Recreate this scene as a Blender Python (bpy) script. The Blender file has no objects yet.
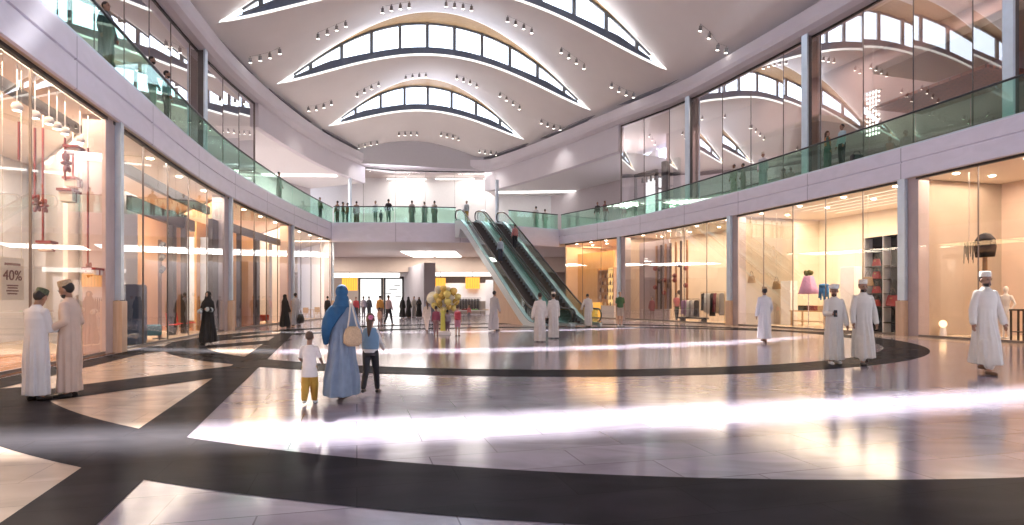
import bpy, bmesh, math, random
from mathutils import Vector, Matrix, Euler
from mathutils.bvhtree import BVHTree
PI = math.pi
rnd = random.Random(7)
scene = bpy.context.scene
COL = scene.collection
F, CX, HY, CAMH = 600.0, 512.0, 300.5, 1.45      # the photograph's focal length in pixels, centre column, horizon row, eye height
FLOOR2 = 7.70                                     # gallery floor level

# ------------------------------------------------------------------ scene settings
scene.view_settings.view_transform = 'Standard'
scene.view_settings.look = 'None'
scene.view_settings.gamma = 1.0
scene.view_settings.use_curve_mapping = False
scene.view_settings.exposure = 0.72
try:
    cy = scene.cycles
    cy.max_bounces = 9; cy.diffuse_bounces = 4; cy.glossy_bounces = 4
    cy.transparent_max_bounces = 24; cy.transmission_bounces = 4
    cy.sample_clamp_indirect = 6.0
    cy.caustics_reflective = False; cy.caustics_refractive = False
    cy.use_denoising = True
except Exception:
    pass

cam_d = bpy.data.cameras.new('camera'); cam = bpy.data.objects.new('camera', cam_d); COL.objects.link(cam)
cam.location = (0, 0, CAMH); cam.rotation_euler = (PI/2, 0, 0)
cam_d.sensor_width = 36; cam_d.lens = F/1024*36; cam_d.shift_y = (HY-262.5)/1024
cam_d.clip_start = 0.05; cam_d.clip_end = 500
scene.camera = cam

def floor_pt(px, py, z=0.0):
    """world point on the level z seen at a pixel of the photograph"""
    s = (py-HY)/(CAMH-z)
    return Vector(((px-CX)/s, F/s, z))
def at_depth(px, py, Y):
    return Vector(((px-CX)*Y/F, Y, CAMH+(HY-py)*Y/F))

# ------------------------------------------------------------------ materials
def new_mat(name):
    m = bpy.data.materials.new(name); m.use_nodes = True
    nt = m.node_tree; nt.nodes.clear()
    out = nt.nodes.new('ShaderNodeOutputMaterial')
    return m, nt, out
def principled(nt, color, rough=.5, metal=0., spec=.5):
    b = nt.nodes.new('ShaderNodeBsdfPrincipled')
    b.inputs['Base Color'].default_value = (*color, 1); b.inputs['Roughness'].default_value = rough
    b.inputs['Metallic'].default_value = metal; b.inputs['Specular IOR Level'].default_value = spec
    return b
_mc = {}
def M(name, color, rough=.55, metal=0., spec=.5, noise=.06, scale=6., bump=0., coat=0.):
    """plain procedural surface with a little tonal variation"""
    if name in _mc: return _mc[name]
    m, nt, out = new_mat(name)
    b = principled(nt, color, rough, metal, spec)
    if coat: b.inputs['Coat Weight'].default_value = coat
    tc = nt.nodes.new('ShaderNodeTexCoord'); n = nt.nodes.new('ShaderNodeTexNoise')
    n.inputs['Scale'].default_value = scale; n.inputs['Detail'].default_value = 4
    nt.links.new(tc.outputs['Object'], n.inputs['Vector'])
    r = nt.nodes.new('ShaderNodeValToRGB')
    r.color_ramp.elements[0].position = .3; r.color_ramp.elements[1].position = .7
    r.color_ramp.elements[0].color = (*[max(0, c*(1-noise)) for c in color], 1)
    r.color_ramp.elements[1].color = (*[min(1, c*(1+noise)) for c in color], 1)
    nt.links.new(n.outputs['Fac'], r.inputs['Fac']); nt.links.new(r.outputs['Color'], b.inputs['Base Color'])
    if bump:
        bp = nt.nodes.new('ShaderNodeBump'); bp.inputs['Strength'].default_value = bump; bp.inputs['Distance'].default_value = .01
        nt.links.new(n.outputs['Fac'], bp.inputs['Height']); nt.links.new(bp.outputs['Normal'], b.inputs['Normal'])
    nt.links.new(b.outputs[0], out.inputs[0]); _mc[name] = m
    return m
def emit(name, color, strength):
    if name in _mc: return _mc[name]
    m, nt, out = new_mat(name); e = nt.nodes.new('ShaderNodeEmission')
    e.inputs[0].default_value = (*color, 1); e.inputs[1].default_value = strength
    nt.links.new(e.outputs[0], out.inputs[0]); _mc[name] = m
    return m
def glass(name, tint, base, fres, rough=.0, gcol=(1, 1, 1)):
    """clear sheet: straight-through light plus a mirror share that grows at grazing angles"""
    m, nt, out = new_mat(name)
    t = nt.nodes.new('ShaderNodeBsdfTransparent'); t.inputs[0].default_value = (*tint, 1)
    g = nt.nodes.new('ShaderNodeBsdfGlossy'); g.inputs['Roughness'].default_value = rough; g.inputs[0].default_value = (*gcol, 1)
    fr = nt.nodes.new('ShaderNodeLayerWeight'); fr.inputs['Blend'].default_value = .25
    ma = nt.nodes.new('ShaderNodeMath'); ma.operation = 'MULTIPLY_ADD'; ma.use_clamp = True
    ma.inputs[1].default_value = fres; ma.inputs[2].default_value = base
    mx = nt.nodes.new('ShaderNodeMixShader')
    nt.links.new(fr.outputs['Fresnel'], ma.inputs[0]); nt.links.new(ma.outputs[0], mx.inputs[0])
    nt.links.new(t.outputs[0], mx.inputs[1]); nt.links.new(g.outputs[0], mx.inputs[2]); nt.links.new(mx.outputs[0], out.inputs[0])
    return m
def tiles(name, c1, c2, joint, bw, bh, rot, rough, vein=.25, mortar=.004, use_uv=False, offset=.5, spec=.5):
    """polished slabs with joints, each slab a little different, cloudy veining"""
    m, nt, out = new_mat(name); b = principled(nt, c1, rough, 0, spec)
    tc = nt.nodes.new('ShaderNodeTexCoord'); mp = nt.nodes.new('ShaderNodeMapping'); mp.inputs['Rotation'].default_value = (0, 0, rot)
    nt.links.new(tc.outputs['UV' if use_uv else 'Object'], mp.inputs[0])
    br = nt.nodes.new('ShaderNodeTexBrick'); br.offset = offset
    br.inputs['Scale'].default_value = 1; br.inputs['Brick Width'].default_value = bw; br.inputs['Row Height'].default_value = bh
    br.inputs['Mortar Size'].default_value = mortar; br.inputs['Mortar Smooth'].default_value = .1; br.inputs['Bias'].default_value = 0
    br.inputs['Color1'].default_value = (*c1, 1); br.inputs['Color2'].default_value = (*c2, 1); br.inputs['Mortar'].default_value = (*joint, 1)
    nt.links.new(mp.outputs[0], br.inputs['Vector'])
    n = nt.nodes.new('ShaderNodeTexNoise'); n.inputs['Scale'].default_value = .9; n.inputs['Detail'].default_value = 9; n.inputs['Distortion'].default_value = 1.2
    mp2 = nt.nodes.new('ShaderNodeMapping'); mp2.inputs['Rotation'].default_value = (0, 0, rot); mp2.inputs['Scale'].default_value = (1, 2.2, 1)
    nt.links.new(tc.outputs['UV' if use_uv else 'Object'], mp2.inputs[0]); nt.links.new(mp2.outputs[0], n.inputs['Vector'])
    mr = nt.nodes.new('ShaderNodeMapRange'); mr.inputs[1].default_value = .3; mr.inputs[2].default_value = .7
    mr.inputs[3].default_value = 1-vein; mr.inputs[4].default_value = 1+vein*.35
    nt.links.new(n.outputs['Fac'], mr.inputs[0])
    mu = nt.nodes.new('ShaderNodeMix'); mu.data_type = 'RGBA'; mu.blend_type = 'MULTIPLY'; mu.inputs[0].default_value = 1
    nt.links.new(br.outputs['Color'], mu.inputs[6]); nt.links.new(mr.outputs[0], mu.inputs[7])
    nt.links.new(mu.outputs[2], b.inputs['Base Color'])
    nt.links.new(b.outputs[0], out.inputs[0]); _mc[name] = m
    return m
def wood(name, c1, c2, rough=.35, scale=3., axis=0):
    if name in _mc: return _mc[name]
    m, nt, out = new_mat(name); b = principled(nt, c1, rough)
    tc = nt.nodes.new('ShaderNodeTexCoord'); mp = nt.nodes.new('ShaderNodeMapping')
    sc = [6., 6., 6.]; sc[axis] = .5; mp.inputs['Scale'].default_value = sc
    n = nt.nodes.new('ShaderNodeTexNoise'); n.inputs['Scale'].default_value = scale; n.inputs['Detail'].default_value = 6; n.inputs['Distortion'].default_value = .6
    r = nt.nodes.new('ShaderNodeValToRGB'); r.color_ramp.elements[0].color = (*c1, 1); r.color_ramp.elements[1].color = (*c2, 1)
    r.color_ramp.elements[0].position = .35; r.color_ramp.elements[1].position = .65
    nt.links.new(tc.outputs['Object'], mp.inputs[0]); nt.links.new(mp.outputs[0], n.inputs['Vector'])
    nt.links.new(n.outputs['Fac'], r.inputs[0]); nt.links.new(r.outputs[0], b.inputs['Base Color'])
    nt.links.new(b.outputs[0], out.inputs[0]); _mc[name] = m
    return m

AX = math.radians(14.5)                                   # heading of the hall's long axis, left of the view
marble = tiles('marble_white', (.36, .32, .39), (.29, .255, .32), (.16, .14, .175), 1.3, .62, -AX, .13, .30, .006)
beige = tiles('marble_beige', (.58, .45, .355), (.50, .385, .30), (.36, .27, .21), 1.3, .62, -AX, .16, .25, .004)
darkstone = tiles('stone_dark', (.036, .033, .038), (.029, .027, .031), (.02, .018, .021), 1.6, .6, -AX, .3, .25, .003, spec=0.)
def add_polish(m, base, fres, rough):
    nt = m.node_tree; out = next(n for n in nt.nodes if n.type == 'OUTPUT_MATERIAL'); src = out.inputs[0].links[0].from_socket
    g = nt.nodes.new('ShaderNodeBsdfGlossy'); g.inputs['Roughness'].default_value = rough
    lw = nt.nodes.new('ShaderNodeLayerWeight'); lw.inputs['Blend'].default_value = .2
    ma = nt.nodes.new('ShaderNodeMath'); ma.operation = 'MULTIPLY_ADD'; ma.use_clamp = True; ma.inputs[1].default_value = fres; ma.inputs[2].default_value = base
    mx = nt.nodes.new('ShaderNodeMixShader'); nt.links.new(lw.outputs['Fresnel'], ma.inputs[0]); nt.links.new(ma.outputs[0], mx.inputs[0])
    nt.links.new(src, mx.inputs[1]); nt.links.new(g.outputs[0], mx.inputs[2]); nt.links.new(mx.outputs[0], out.inputs[0])
add_polish(darkstone, .008, .16, .2)
fascia_m = tiles('metal_panel', (.82, .80, .91), (.79, .77, .88), (.38, .37, .46), 5.2, 9.0, 0, .38, .06, .02, True, 0.)
plaster = M('ceiling_plaster', (.93, .885, .855), .75, noise=.02, scale=.4)
cornice_m = M('cornice_paint', (.76, .72, .77), .6, noise=.02, scale=.5)
white_m = M('white_paint', (.82, .80, .80), .6, noise=.02)
cream = M('cream_plaster', (.80, .70, .58), .7, noise=.04, scale=1.)
peach = M('peach_plaster', (.66, .50, .41), .7, noise=.05, scale=1.)
mauve = M('mauve_wall', (.46, .36, .37), .6, noise=.05, scale=1.)
graywall = M('grey_wall', (.36, .33, .35), .7, noise=.04, scale=1.)
tanwall = M('tan_wall', (.50, .40, .33), .7, noise=.04, scale=1.)
pier_m = tiles('pier_stone', (.52, .43, .43), (.49, .40, .40), (.40, .33, .33), 1.2, .6, 0, .3, .12, .006)
pierbase = wood('pier_wood', (.62, .42, .28), (.70, .50, .35), .35, 2., 2)
steel = M('stainless', (.66, .76, .85), .3, .35, noise=.04, scale=3.)
chrome = M('chrome', (.75, .75, .76), .18, 1., noise=.02)
black_m = M('black_metal', (.025, .022, .022), .4, noise=.1)
dkbrown = M('dark_brown', (.022, .015, .013), .4, noise=.1)
seam_m = M('seam_bronze', (.20, .17, .16), .4, .5, noise=.05)
oak = wood('oak_soffit', (.42, .25, .11), (.50, .32, .16), .5, 2., 0)
shopwood = wood('shop_floor_wood', (.40, .17, .07), (.52, .25, .11), .25, 1.5, 1)
creamfloor = M('shop_floor_cream', (.66, .52, .38), .25, noise=.05, scale=1.5)
shopglass = glass('glass_storefront', (.97, .96, .95), .04, .24)
upglass = glass('glass_gallery_shop', (.88, .86, .88), .20, .5)
railglass = glass('glass_balustrade_green', (.73, .92, .83), .04, .14)
skyglass = glass('glass_skylight', (.97, .98, 1.), .02, .3)
led = emit('led_white', (1, .97, .93), 1.1)
ledwarm = emit('led_warm', (1, .86, .68), 5.)
ledsoft = emit('led_cove', (1, .96, .92), 2.2)
rail_m = M('handrail_dark', (.045, .05, .055), .3, .3)
red_m = M('red_gloss', (.26, .03, .03), .35)

# ------------------------------------------------------------------ mesh helpers
class MB:
    def __init__(s): s.v = []; s.f = []; s.uv = None
    def add(s, vs, fs):
        o = len(s.v); s.v += [Vector(p) for p in vs]; s.f += [[i+o for i in f] for f in fs]; return s
    def box(s, c, d, rz=0., rot=None):
        R = rot or Matrix.Rotation(rz, 3, 'Z'); c = Vector(c); h = Vector(d)/2
        vs = [c + R @ Vector((sx*h.x, sy*h.y, sz*h.z)) for sz in (-1, 1) for sy in (-1, 1) for sx in (-1, 1)]
        return s.add(vs, [(0,2,3,1),(4,5,7,6),(0,1,5,4),(2,6,7,3),(0,4,6,2),(1,3,7,5)])
    def tube(s, p0, p1, r0, r1=None, n=10, cap=True):
        p0 = Vector(p0); p1 = Vector(p1); r1 = r0 if r1 is None else r1
        d = (p1-p0).normalized(); a = d.orthogonal().normalized(); b = d.cross(a)
        vs = []
        for p, r in ((p0, r0), (p1, r1)):
            vs += [p + a*(r*math.cos(2*PI*i/n)) + b*(r*math.sin(2*PI*i/n)) for i in range(n)]
        fs = [(i, (i+1) % n, n+(i+1) % n, n+i) for i in range(n)]
        if cap: fs += [tuple(range(n-1, -1, -1)), tuple(range(n, 2*n))]
        return s.add(vs, fs)
    def pipe(s, pts, r, n=8):
        pts = [Vector(p) for p in pts]; vs = []; prev = None
        for i, p in enumerate(pts):
            d = (pts[min(i+1, len(pts)-1)]-pts[max(i-1, 0)]).normalized()
            a = (prev - d*prev.dot(d)).normalized() if prev is not None and (prev - d*prev.dot(d)).length > 1e-5 else d.orthogonal().normalized()
            prev = a; b = d.cross(a)
            vs += [p + a*(r*math.cos(2*PI*k/n)) + b*(r*math.sin(2*PI*k/n)) for k in range(n)]
        fs = [(i*n+k, i*n+(k+1) % n, (i+1)*n+(k+1) % n, (i+1)*n+k) for i in range(len(pts)-1) for k in range(n)]
        fs += [tuple(range(n-1, -1, -1)), tuple(range((len(pts)-1)*n, len(pts)*n))]
        return s.add(vs, fs)
    def ell(s, c, r, n=14, m=9, R=None):
        c = Vector(c); r = (r, r, r) if not hasattr(r, '__len__') else r
        R = R or Matrix.Identity(3); vs = [c + R @ Vector((0, 0, -r[2]))]
        for j in range(1, m):
            t = -PI/2+PI*j/m
            vs += [c + R @ Vector((r[0]*math.cos(t)*math.cos(2*PI*i/n), r[1]*math.cos(t)*math.sin(2*PI*i/n), r[2]*math.sin(t))) for i in range(n)]
        vs.append(c + R @ Vector((0, 0, r[2]))); fs = [(0, 1+(i+1) % n, 1+i) for i in range(n)]
        for j in range(m-2):
            fs += [(1+j*n+i, 1+j*n+(i+1) % n, 1+(j+1)*n+(i+1) % n, 1+(j+1)*n+i) for i in range(n)]
        k = 1+(m-2)*n; fs += [(k+i, k+(i+1) % n, len(vs)-1) for i in range(n)]
        return s.add(vs, fs)
    def loft(s, rings, n=18):
        """rings: (centre, rx, ry) level ellipses, from the bottom up"""
        vs = []
        for c, rx, ry in rings:
            vs += [Vector(c)+Vector((rx*math.cos(2*PI*i/n), ry*math.sin(2*PI*i/n), 0)) for i in range(n)]
        fs = [(j*n+i, j*n+(i+1) % n, (j+1)*n+(i+1) % n, (j+1)*n+i) for j in range(len(rings)-1) for i in range(n)]
        fs += [tuple(range(n-1, -1, -1)), tuple(range((len(rings)-1)*n, len(rings)*n))]
        return s.add(vs, fs)
    def lathe(s, prof, c=(0, 0, 0), n=16):
        return s.loft([((c[0], c[1], c[2]+z), r, r) for r, z in prof], n)
    def prism(s, pts, d):
        """polygon swept along d"""
        n = len(pts); d = Vector(d); vs = [Vector(p) for p in pts]+[Vector(p)+d for p in pts]
        return s.add(vs, [tuple(range(n-1, -1, -1)), tuple(range(n, 2*n))]+[(i, (i+1) % n, n+(i+1) % n, n+i) for i in range(n)])
    def mesh(s, name):
        me = bpy.data.meshes.new(name); me.from_pydata(s.v, [], s.f); me.update(); return me
    def build(s, name, m, parent=None, smooth=False, bevel=0., at=None, rz=0.):
        me = s.mesh(name); me.materials.append(m)
        bm = bmesh.new(); bm.from_mesh(me); bmesh.ops.recalc_face_normals(bm, faces=bm.faces)
        zs = [v.co.z for v in bm.verts]
        if zs and max(zs)-min(zs) < 1e-4:                  # level inlays face upwards
            bm.normal_update(); bmesh.ops.reverse_faces(bm, faces=[f for f in bm.faces if f.normal.z < 0])
        bm.to_mesh(me); bm.free()
        if s.uv:
            ul = me.uv_layers.new(name='UVMap')
            for l in me.loops: ul.data[l.index].uv = s.uv[l.vertex_index]
        o = bpy.data.objects.new(name, me); COL.objects.link(o)
        if smooth:
            for p in me.polygons: p.use_smooth = True
        if bevel:
            b = o.modifiers.new('bevel', 'BEVEL'); b.width = bevel; b.segments = 2; b.limit_method = 'ANGLE'
        if parent: o.parent = parent
        if at is not None: o.location = at
        if rz: o.rotation_euler = (0, 0, rz)
        return o
def tag(o, label, cat, group=None, kind=None):
    if label: o['label'] = label
    if cat: o['category'] = cat
    if group: o['group'] = group
    if kind: o['kind'] = kind
    return o
def thing(name, label, cat, loc=(0, 0, 0), rz=0., group=None):
    o = bpy.data.objects.new(name, None); COL.objects.link(o); o.location = loc; o.rotation_euler = (0, 0, rz)
    o.empty_display_size = .1
    return tag(o, label, cat, group)
def struct(o):
    o['kind'] = 'structure'; return o
def copy_thing(o, loc, rz=None, label=None, parent=None):
    c = o.copy(); COL.objects.link(c)
    if parent is not None: c.parent = parent
    if loc is not None: c.location = loc
    if rz is not None: c.rotation_euler = (0, 0, rz)
    if label: c['label'] = label
    for ch in o.children: copy_thing(ch, None, parent=c)
    return c

# ------------------------------------------------------------------ plan curves
class Path:
    """plan curve in metres, with arclength; side = +1 when outward is to the left of travel, -1 when to the right"""
    def __init__(s, pts, side, step=.35):
        P = [Vector(p) for p in pts]; out = []
        ext = [P[0]*2-P[1]]+P+[P[-1]*2-P[-2]]
        for i in range(1, len(ext)-2):
            a, b, c, d = ext[i-1:i+3]; n = max(2, int((c-b).length/step))
            for k in range(n):
                t = k/n
                out.append(.5*((2*b)+(c-a)*t+(2*a-5*b+4*c-d)*t*t+(3*b-a-3*c+d)*t**3))
        out.append(P[-1]); s.p = out; s.side = side
        s.l = [0.]
        for a, b in zip(out, out[1:]): s.l.append(s.l[-1]+(b-a).length)
        s.L = s.l[-1]
    def _i(s, d):
        d = min(max(d, 0), s.L-1e-6); lo, hi = 0, len(s.l)-1
        while hi-lo > 1:
            m = (lo+hi)//2
            if s.l[m] <= d: lo = m
            else: hi = m
        return lo, (d-s.l[lo])/(s.l[lo+1]-s.l[lo])
    def tan(s, d):
        i, t = s._i(d); j = max(0, i-2); k = min(len(s.p)-1, i+3)
        return (s.p[k]-s.p[j]).normalized()
    def nrm(s, d):
        t = s.tan(d); return Vector((-t.y, t.x))*s.side
    def at(s, d, off=0., z=0.):
        i, t = s._i(d); p = s.p[i].lerp(s.p[i+1], t)+s.nrm(d)*off
        return Vector((p.x, p.y, z))
    def at_px(s, px):
        """arclength where the curve crosses the sight line of a pixel column"""
        k = (px-CX)/F; best = None
        for i in range(len(s.p)-1):
            a = s.p[i].x-k*s.p[i].y; b = s.p[i+1].x-k*s.p[i+1].y
            if s.p[i].y > 1 and a*b <= 0 and a != b: best = s.l[i]+(s.l[i+1]-s.l[i])*a/(a-b)
        if best is None:
            best = min((i for i in range(len(s.p)) if s.p[i].y > 1), key=lambda i: abs(s.p[i].x/s.p[i].y-k)); best = s.l[best]
        return best
    def ang(s, d):
        t = s.tan(d); return math.atan2(t.y, t.x)
def ribbon(path, s0, s1, prof, step=.6, closed=False, n=None):
    """profile of (offset, z) points swept along the path; UV = (arclength, height)"""
    mb = MB(); mb.uv = []; n = n or max(1, int(math.ceil(abs(s1-s0)/step))); k = len(prof)
    for i in range(n+1):
        d = s0+(s1-s0)*i/n
        for o, z in prof:
            mb.v.append(path.at(d, o, z)); mb.uv.append((d, z+o*.2))
    for i in range(n):
        for j in range(k if closed else k-1):
            a = i*k+j; b = i*k+(j+1) % k
            mb.f.append([a, b, b+k, a+k])
    if closed:
        mb.f.append(list(range(k))); mb.f.append([n*k+j for j in range(k)])
    return mb
LP = Path([(-5.2,-6),(-6.2,-1),(-7.5,3.5),(-8.7,8),(-9.5,11.1),(-10.35,14.5),(-11.1,17.6),(-12.5,23.5),(-13.5,29),(-14.2,36),(-14.55,43),(-14.6,49.2)], 1)
RP = Path([(21.5,-6),(20.6,1),(19.6,8),(18.5,14.5),(17.1,20.2),(15.85,25.2),(14.4,30.4),(12.6,36),(10.7,41.3),(8.5,46.4),(4.2,53.2)], -1)
FP = Path([(-14.6,48.5),(-9.5,48.5),(-4.2,49.1),(0,50.6),(4.2,53.2)], 1)
CP_PTS = [(-8.9,-6),(-10.2,0),(-11.7,7),(-13.4,14),(-15.1,22),(-16.7,30.6),(-17.7,38),(-17.9,46),(-17.4,54),(-16.0,61.2),(-15.2,63.8),(-13.9,64.6),(-11,64.9),(-7.5,65.2),(-4.2,65.5),(-2.5,65.2),(-1.4,64.0),(1.2,60.4),(4.6,54.9),(8.2,48.6),(11.9,42.2),(14.4,35.5),(16.6,28.6),(18.3,22),(19.7,15),(21.2,7),(22.6,0),(23.6,-6)]
CP = Path(CP_PTS, 1)
AXV = Vector((-math.sin(AX), math.cos(AX))); CRV = Vector((math.cos(AX), math.sin(AX)))
def uv2w(u, v, z=0.): 
    p = AXV*u+CRV*v; return Vector((p.x, p.y, z))
# ------------------------------------------------------------------ floor
def flat(name, pts, z, m):
    mb = MB(); mb.add([(p[0], p[1], z) for p in pts], [tuple(range(len(pts)))]); return struct(mb.build(name, m))
fl = MB(); fl.box((0, 34, -.15), (90, 96, .3)); struct(fl.build('floor', marble))
# beige marble west of the straight band that runs along the hall
def band_pt(Y, off=0.): return (-2.99-.308*(Y-3.88)+off, Y)
bp = [band_pt(-8, -.1)]+[band_pt(y, -.1) for y in (0, 8, 16, 24, 30)]
lpts = [(LP.at(LP.L*i/40, -.02).x, LP.at(LP.L*i/40, -.02).y) for i in range(41)]
lp30 = [p for p in lpts if p[1] < 29.5]
flat('trim_1', bp+lp30[::-1], .002, beige)
def strip(name, path, s0, s1, o0, o1, z, m): 
    mb = ribbon(path, s0, s1, [(o0, z), (o1, z)]); mb.uv = None; return struct(mb.build(name, m))
strip('trim_2', RP, 0, RP.L-5, -1.7, -.02, .002, M('stone_brown', (.40, .29, .23), .2, noise=.12, scale=2.))
def ring(name, c, r0, r1, a0, a1, z, n=160, clip=None):
    mb = MB(); k = 0
    def quad(a, b):
        mb.add([(c[0]+r*math.cos(t), c[1]+r*math.sin(t), z) for r, t in ((r0, a), (r1, a), (r1, b), (r0, b))], [(0, 1, 2, 3)])
    for i in range(n):
        a = a0+(a1-a0)*i/n; b = a0+(a1-a0)*(i+1)/n
        x, y = c[0]+r1*math.cos(a), c[1]+r1*math.sin(a)
        if clip and not clip(x, y): continue
        quad(a, b)
    return struct(mb.build(name, darkstone))
def inside(x, y):
    l = min(range(len(LP.p)), key=lambda i: abs(LP.p[i].y-y)); r = min(range(len(RP.p)), key=lambda i: abs(RP.p[i].y-y))
    return LP.p[l].x+.1 < x < RP.p[r].x-.1
ring('trim_3', (2.8, 18.5), 13.66, 14.82, 0, 2*PI, .004, 220, inside)
ring('trim_4', (1.0, 24.7), 12.15, 13.3, 0, 2*PI, .005, 220, inside)
mb = MB(); ys = [-8, 2, 10, 18, 26, 29]
for a, b in zip(ys, ys[1:]):
    mb.add([(*band_pt(a, -.33), .006), (*band_pt(a, .31), .006), (*band_pt(b, .31), .006), (*band_pt(b, -.33), .006)], [(0, 1, 2, 3)])
struct(mb.build('trim_5', darkstone))
flat('trim_6', [(-8.45, 7.1), (-7.55, 6.65), (-5.35, 11.6), (-5.55, 13.5), (-6.1, 13.5), (-7.35, 10.4)], .007, darkstone)
flat('trim_7', [(-10.9, 16.9), (-10.3, 16.2), (-7.95, 20.6), (-8.15, 22.3), (-8.7, 22.0)], .007, darkstone)
strip('trim_8', LP, LP.at_px(-300), LP.at_px(150), -.75, -.05, .008, darkstone)
strip('trim_9', FP, 0, FP.L, 6.0, 7.0, .003, darkstone)

# ------------------------------------------------------------------ gallery slabs, fascias
FPROF = [(.06, 6.42), (0, 6.45), (0, 7.08), (.05, 7.10), (.05, 7.14), (0, 7.16), (0, 7.70), (.02, 7.72), (.25, 7.72), (.25, 7.60)]
struct(ribbon(LP, 0, LP.L, FPROF).build('trim_10', fascia_m))
struct(ribbon(RP, 0, RP.L, FPROF).build('trim_11', fascia_m))
struct(ribbon(FP, 0, FP.L, [(.4, 6.20), (0, 6.22), (0, 7.70), (.02, 7.72), (.25, 7.72), (.25, 7.60)]).build('trim_12', fascia_m))
slab2 = M('gallery_floor', (.60, .54, .53), .25, noise=.05)
soff = M('soffit_paint', (.70, .60, .50), .6, noise=.02)
def slab(name, path, s0, s1, o1, zt, zb, m):
    b = ribbon(path, s0, s1, [(.07, zb), (.07, zt), (o1, zt), (o1, zb)], closed=True); b.uv = None; return struct(b.build(name, m))
slab('floor_gallery_left', LP, 0, LP.L, 11, FLOOR2, 7.3, slab2)
slab('floor_gallery_right', RP, 0, RP.L, 8, FLOOR2, 7.3, slab2)
farpts = [(FP.at(FP.L*i/30, .07).x, FP.at(FP.L*i/30, .07).y) for i in range(31)]
farpoly = farpts+[(13, 56), (13, 72), (-32, 72), (-32, 49)]
mb = MB(); mb.prism([(x, y, 7.2) for x, y in farpoly], (0, 0, .415)); struct(mb.build('floor_gallery_far', slab2))
mb = MB(); mb.prism([(x, y, 6.21) for x, y in farpoly], (0, 0, .3)); struct(mb.build('ceiling_under_gallery', M('soffit_light', (.66, .58, .53), .5, noise=.02)))
slab('ceiling_shops_left', LP, 0, LP.L, 9, 6.60, 6.42, soff)
slab('ceiling_shops_right', RP, 0, RP.L, 9, 6.60, 6.42, soff)

# ------------------------------------------------------------------ roof: curved plaster bands with crescent clerestories between them
def vlim(u, side):
    best = None; pts = [(p.dot(AXV), p.dot(CRV)) for p in CP.p]
    k = max(range(len(pts)), key=lambda i: pts[i][0])
    seq = pts[:k+1] if side < 0 else pts[k:][::-1]
    for (u0, v0), (u1, v1) in zip(seq, seq[1:]):
        if u0 <= u <= u1: return v0+(v1-v0)*(u-u0)/max(1e-6, u1-u0)
    return seq[0][1] if u < seq[0][0] else seq[-1][1]
ZTIP, ZEDGE = 17.42, 17.12
EYES = [(26.7, 6.4, 15.0, 3.4, 5.35), (37.5, 6.55, 14.15, 3.75, 7.8), (47.0, 6.65, 12.2, 3.22, 6.65), (57.2, 6.75, 9.15, 2.0, 5.1)]  # first one is out of view, its flat profile shaped for the sun stripe
def eyez(e, v, top):
    u, vc, hw, rb, rt = e; t = (v-vc+hw)/(2*hw)
    if 0 <= t <= 1:
        s = max(0., math.sin(PI*t)); return ZTIP+(rt*s**(.25 if u < 30 else 1.02) if top else rb*s**(.3 if u < 30 else 1.2))
    lim = vlim(u, -1 if t < 0 else 1); tip = vc-hw if t < 0 else vc+hw
    d = abs(v-tip)/max(.5, abs(lim-tip)); return ZTIP-(ZTIP-ZEDGE)*min(1.3, d)
def rowprofile(kind, e):
    if kind == 'start': return lambda u, v: 17.0+3.5*max(0, math.cos((v-6.4)/17*PI/2))
    if kind == 'end': return lambda u, v: ZEDGE+1.25*max(0., math.cos((v-6.2)/6.3*PI/2)) if abs(v-6.2) < 6.3 else ZEDGE
    return lambda u, v: eyez(e, v, kind == 'top')
ceil_bvh = []
def ceiling_band(name, u0, f0, u1, f1, nu=14, nv=96):
    mb = MB()
    for i in range(nu+1):
        w = i/nu; u = u0+(u1-u0)*w; a = vlim(u, -1)-.5; b = vlim(u, 1)+.5
        for j in range(nv+1):
            # rows follow the eyes' own widths at the two rims so that the rims stay exact
            v = a+(b-a)*j/nv
            ww = w*w*(3-2*w)*.5+w*.5
            z = f0(u0, v)*(1-ww)+f1(u1, v)*ww
            ea = min(v-a, b-v)
            if ea < .9: z = min(z, ZEDGE+.05+(z-ZEDGE)*max(0, ea)/.9)
            mb.v.append(uv2w(u, v, z))
    for i in range(nu):
        for j in range(nv):
            a = i*(nv+1)+j; mb.f.append([a, a+1, a+nv+2, a+nv+1])
    if nv and u0 > 0:                         # unseen dark sheet, added to stop sun bouncing off the band tops
        k0 = int(nu*2.4/(u1-u0))+1; rf = MB(); w_ = nv+1
        rf.v = [p+Vector((0, 0, .12)) for p in mb.v[k0*w_:]]
        for i in range(nu-k0):
            for j in range(nv): a = i*w_+j; rf.f.append([a, a+1, a+w_+1, a+w_])
        struct(rf.build(name.replace('ceiling', 'ceiling_bounce_blocker'), M('roof_membrane', (.10, .10, .11), .9)))
    ceil_bvh.append(BVHTree.FromPolygons(mb.v, mb.f))
    return struct(mb.build(name, plaster, smooth=True))
ceiling_band('ceiling_1', -9., rowprofile('start', None), EYES[0][0], rowprofile('top', EYES[0]))
for k in range(len(EYES)):
    e = EYES[k]; f0 = rowprofile('bottom', e)
    if k+1 < len(EYES): u1, f1 = EYES[k+1][0], rowprofile('top', EYES[k+1])
    else: u1, f1 = 64.3, rowprofile('end', None)
    ceiling_band('ceiling_%d' % (k+2), e[0], f0, u1, f1)
def raycast_ceiling(px, py):
    o = Vector((0, 0, CAMH)); d = Vector(((px-CX)/F, 1, (HY-py)/F)).normalized(); best = None
    for t in ceil_bvh:
        r = t.ray_cast(o, d)
        if r[0] is not None and (best is None or r[3] < best[3]): best = r
    return best
sillm = M('sill_slate', (.10, .12, .17), .4, noise=.08)
framem = M('window_frame_grey', (.16, .17, .18), .4, noise=.05)
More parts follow.
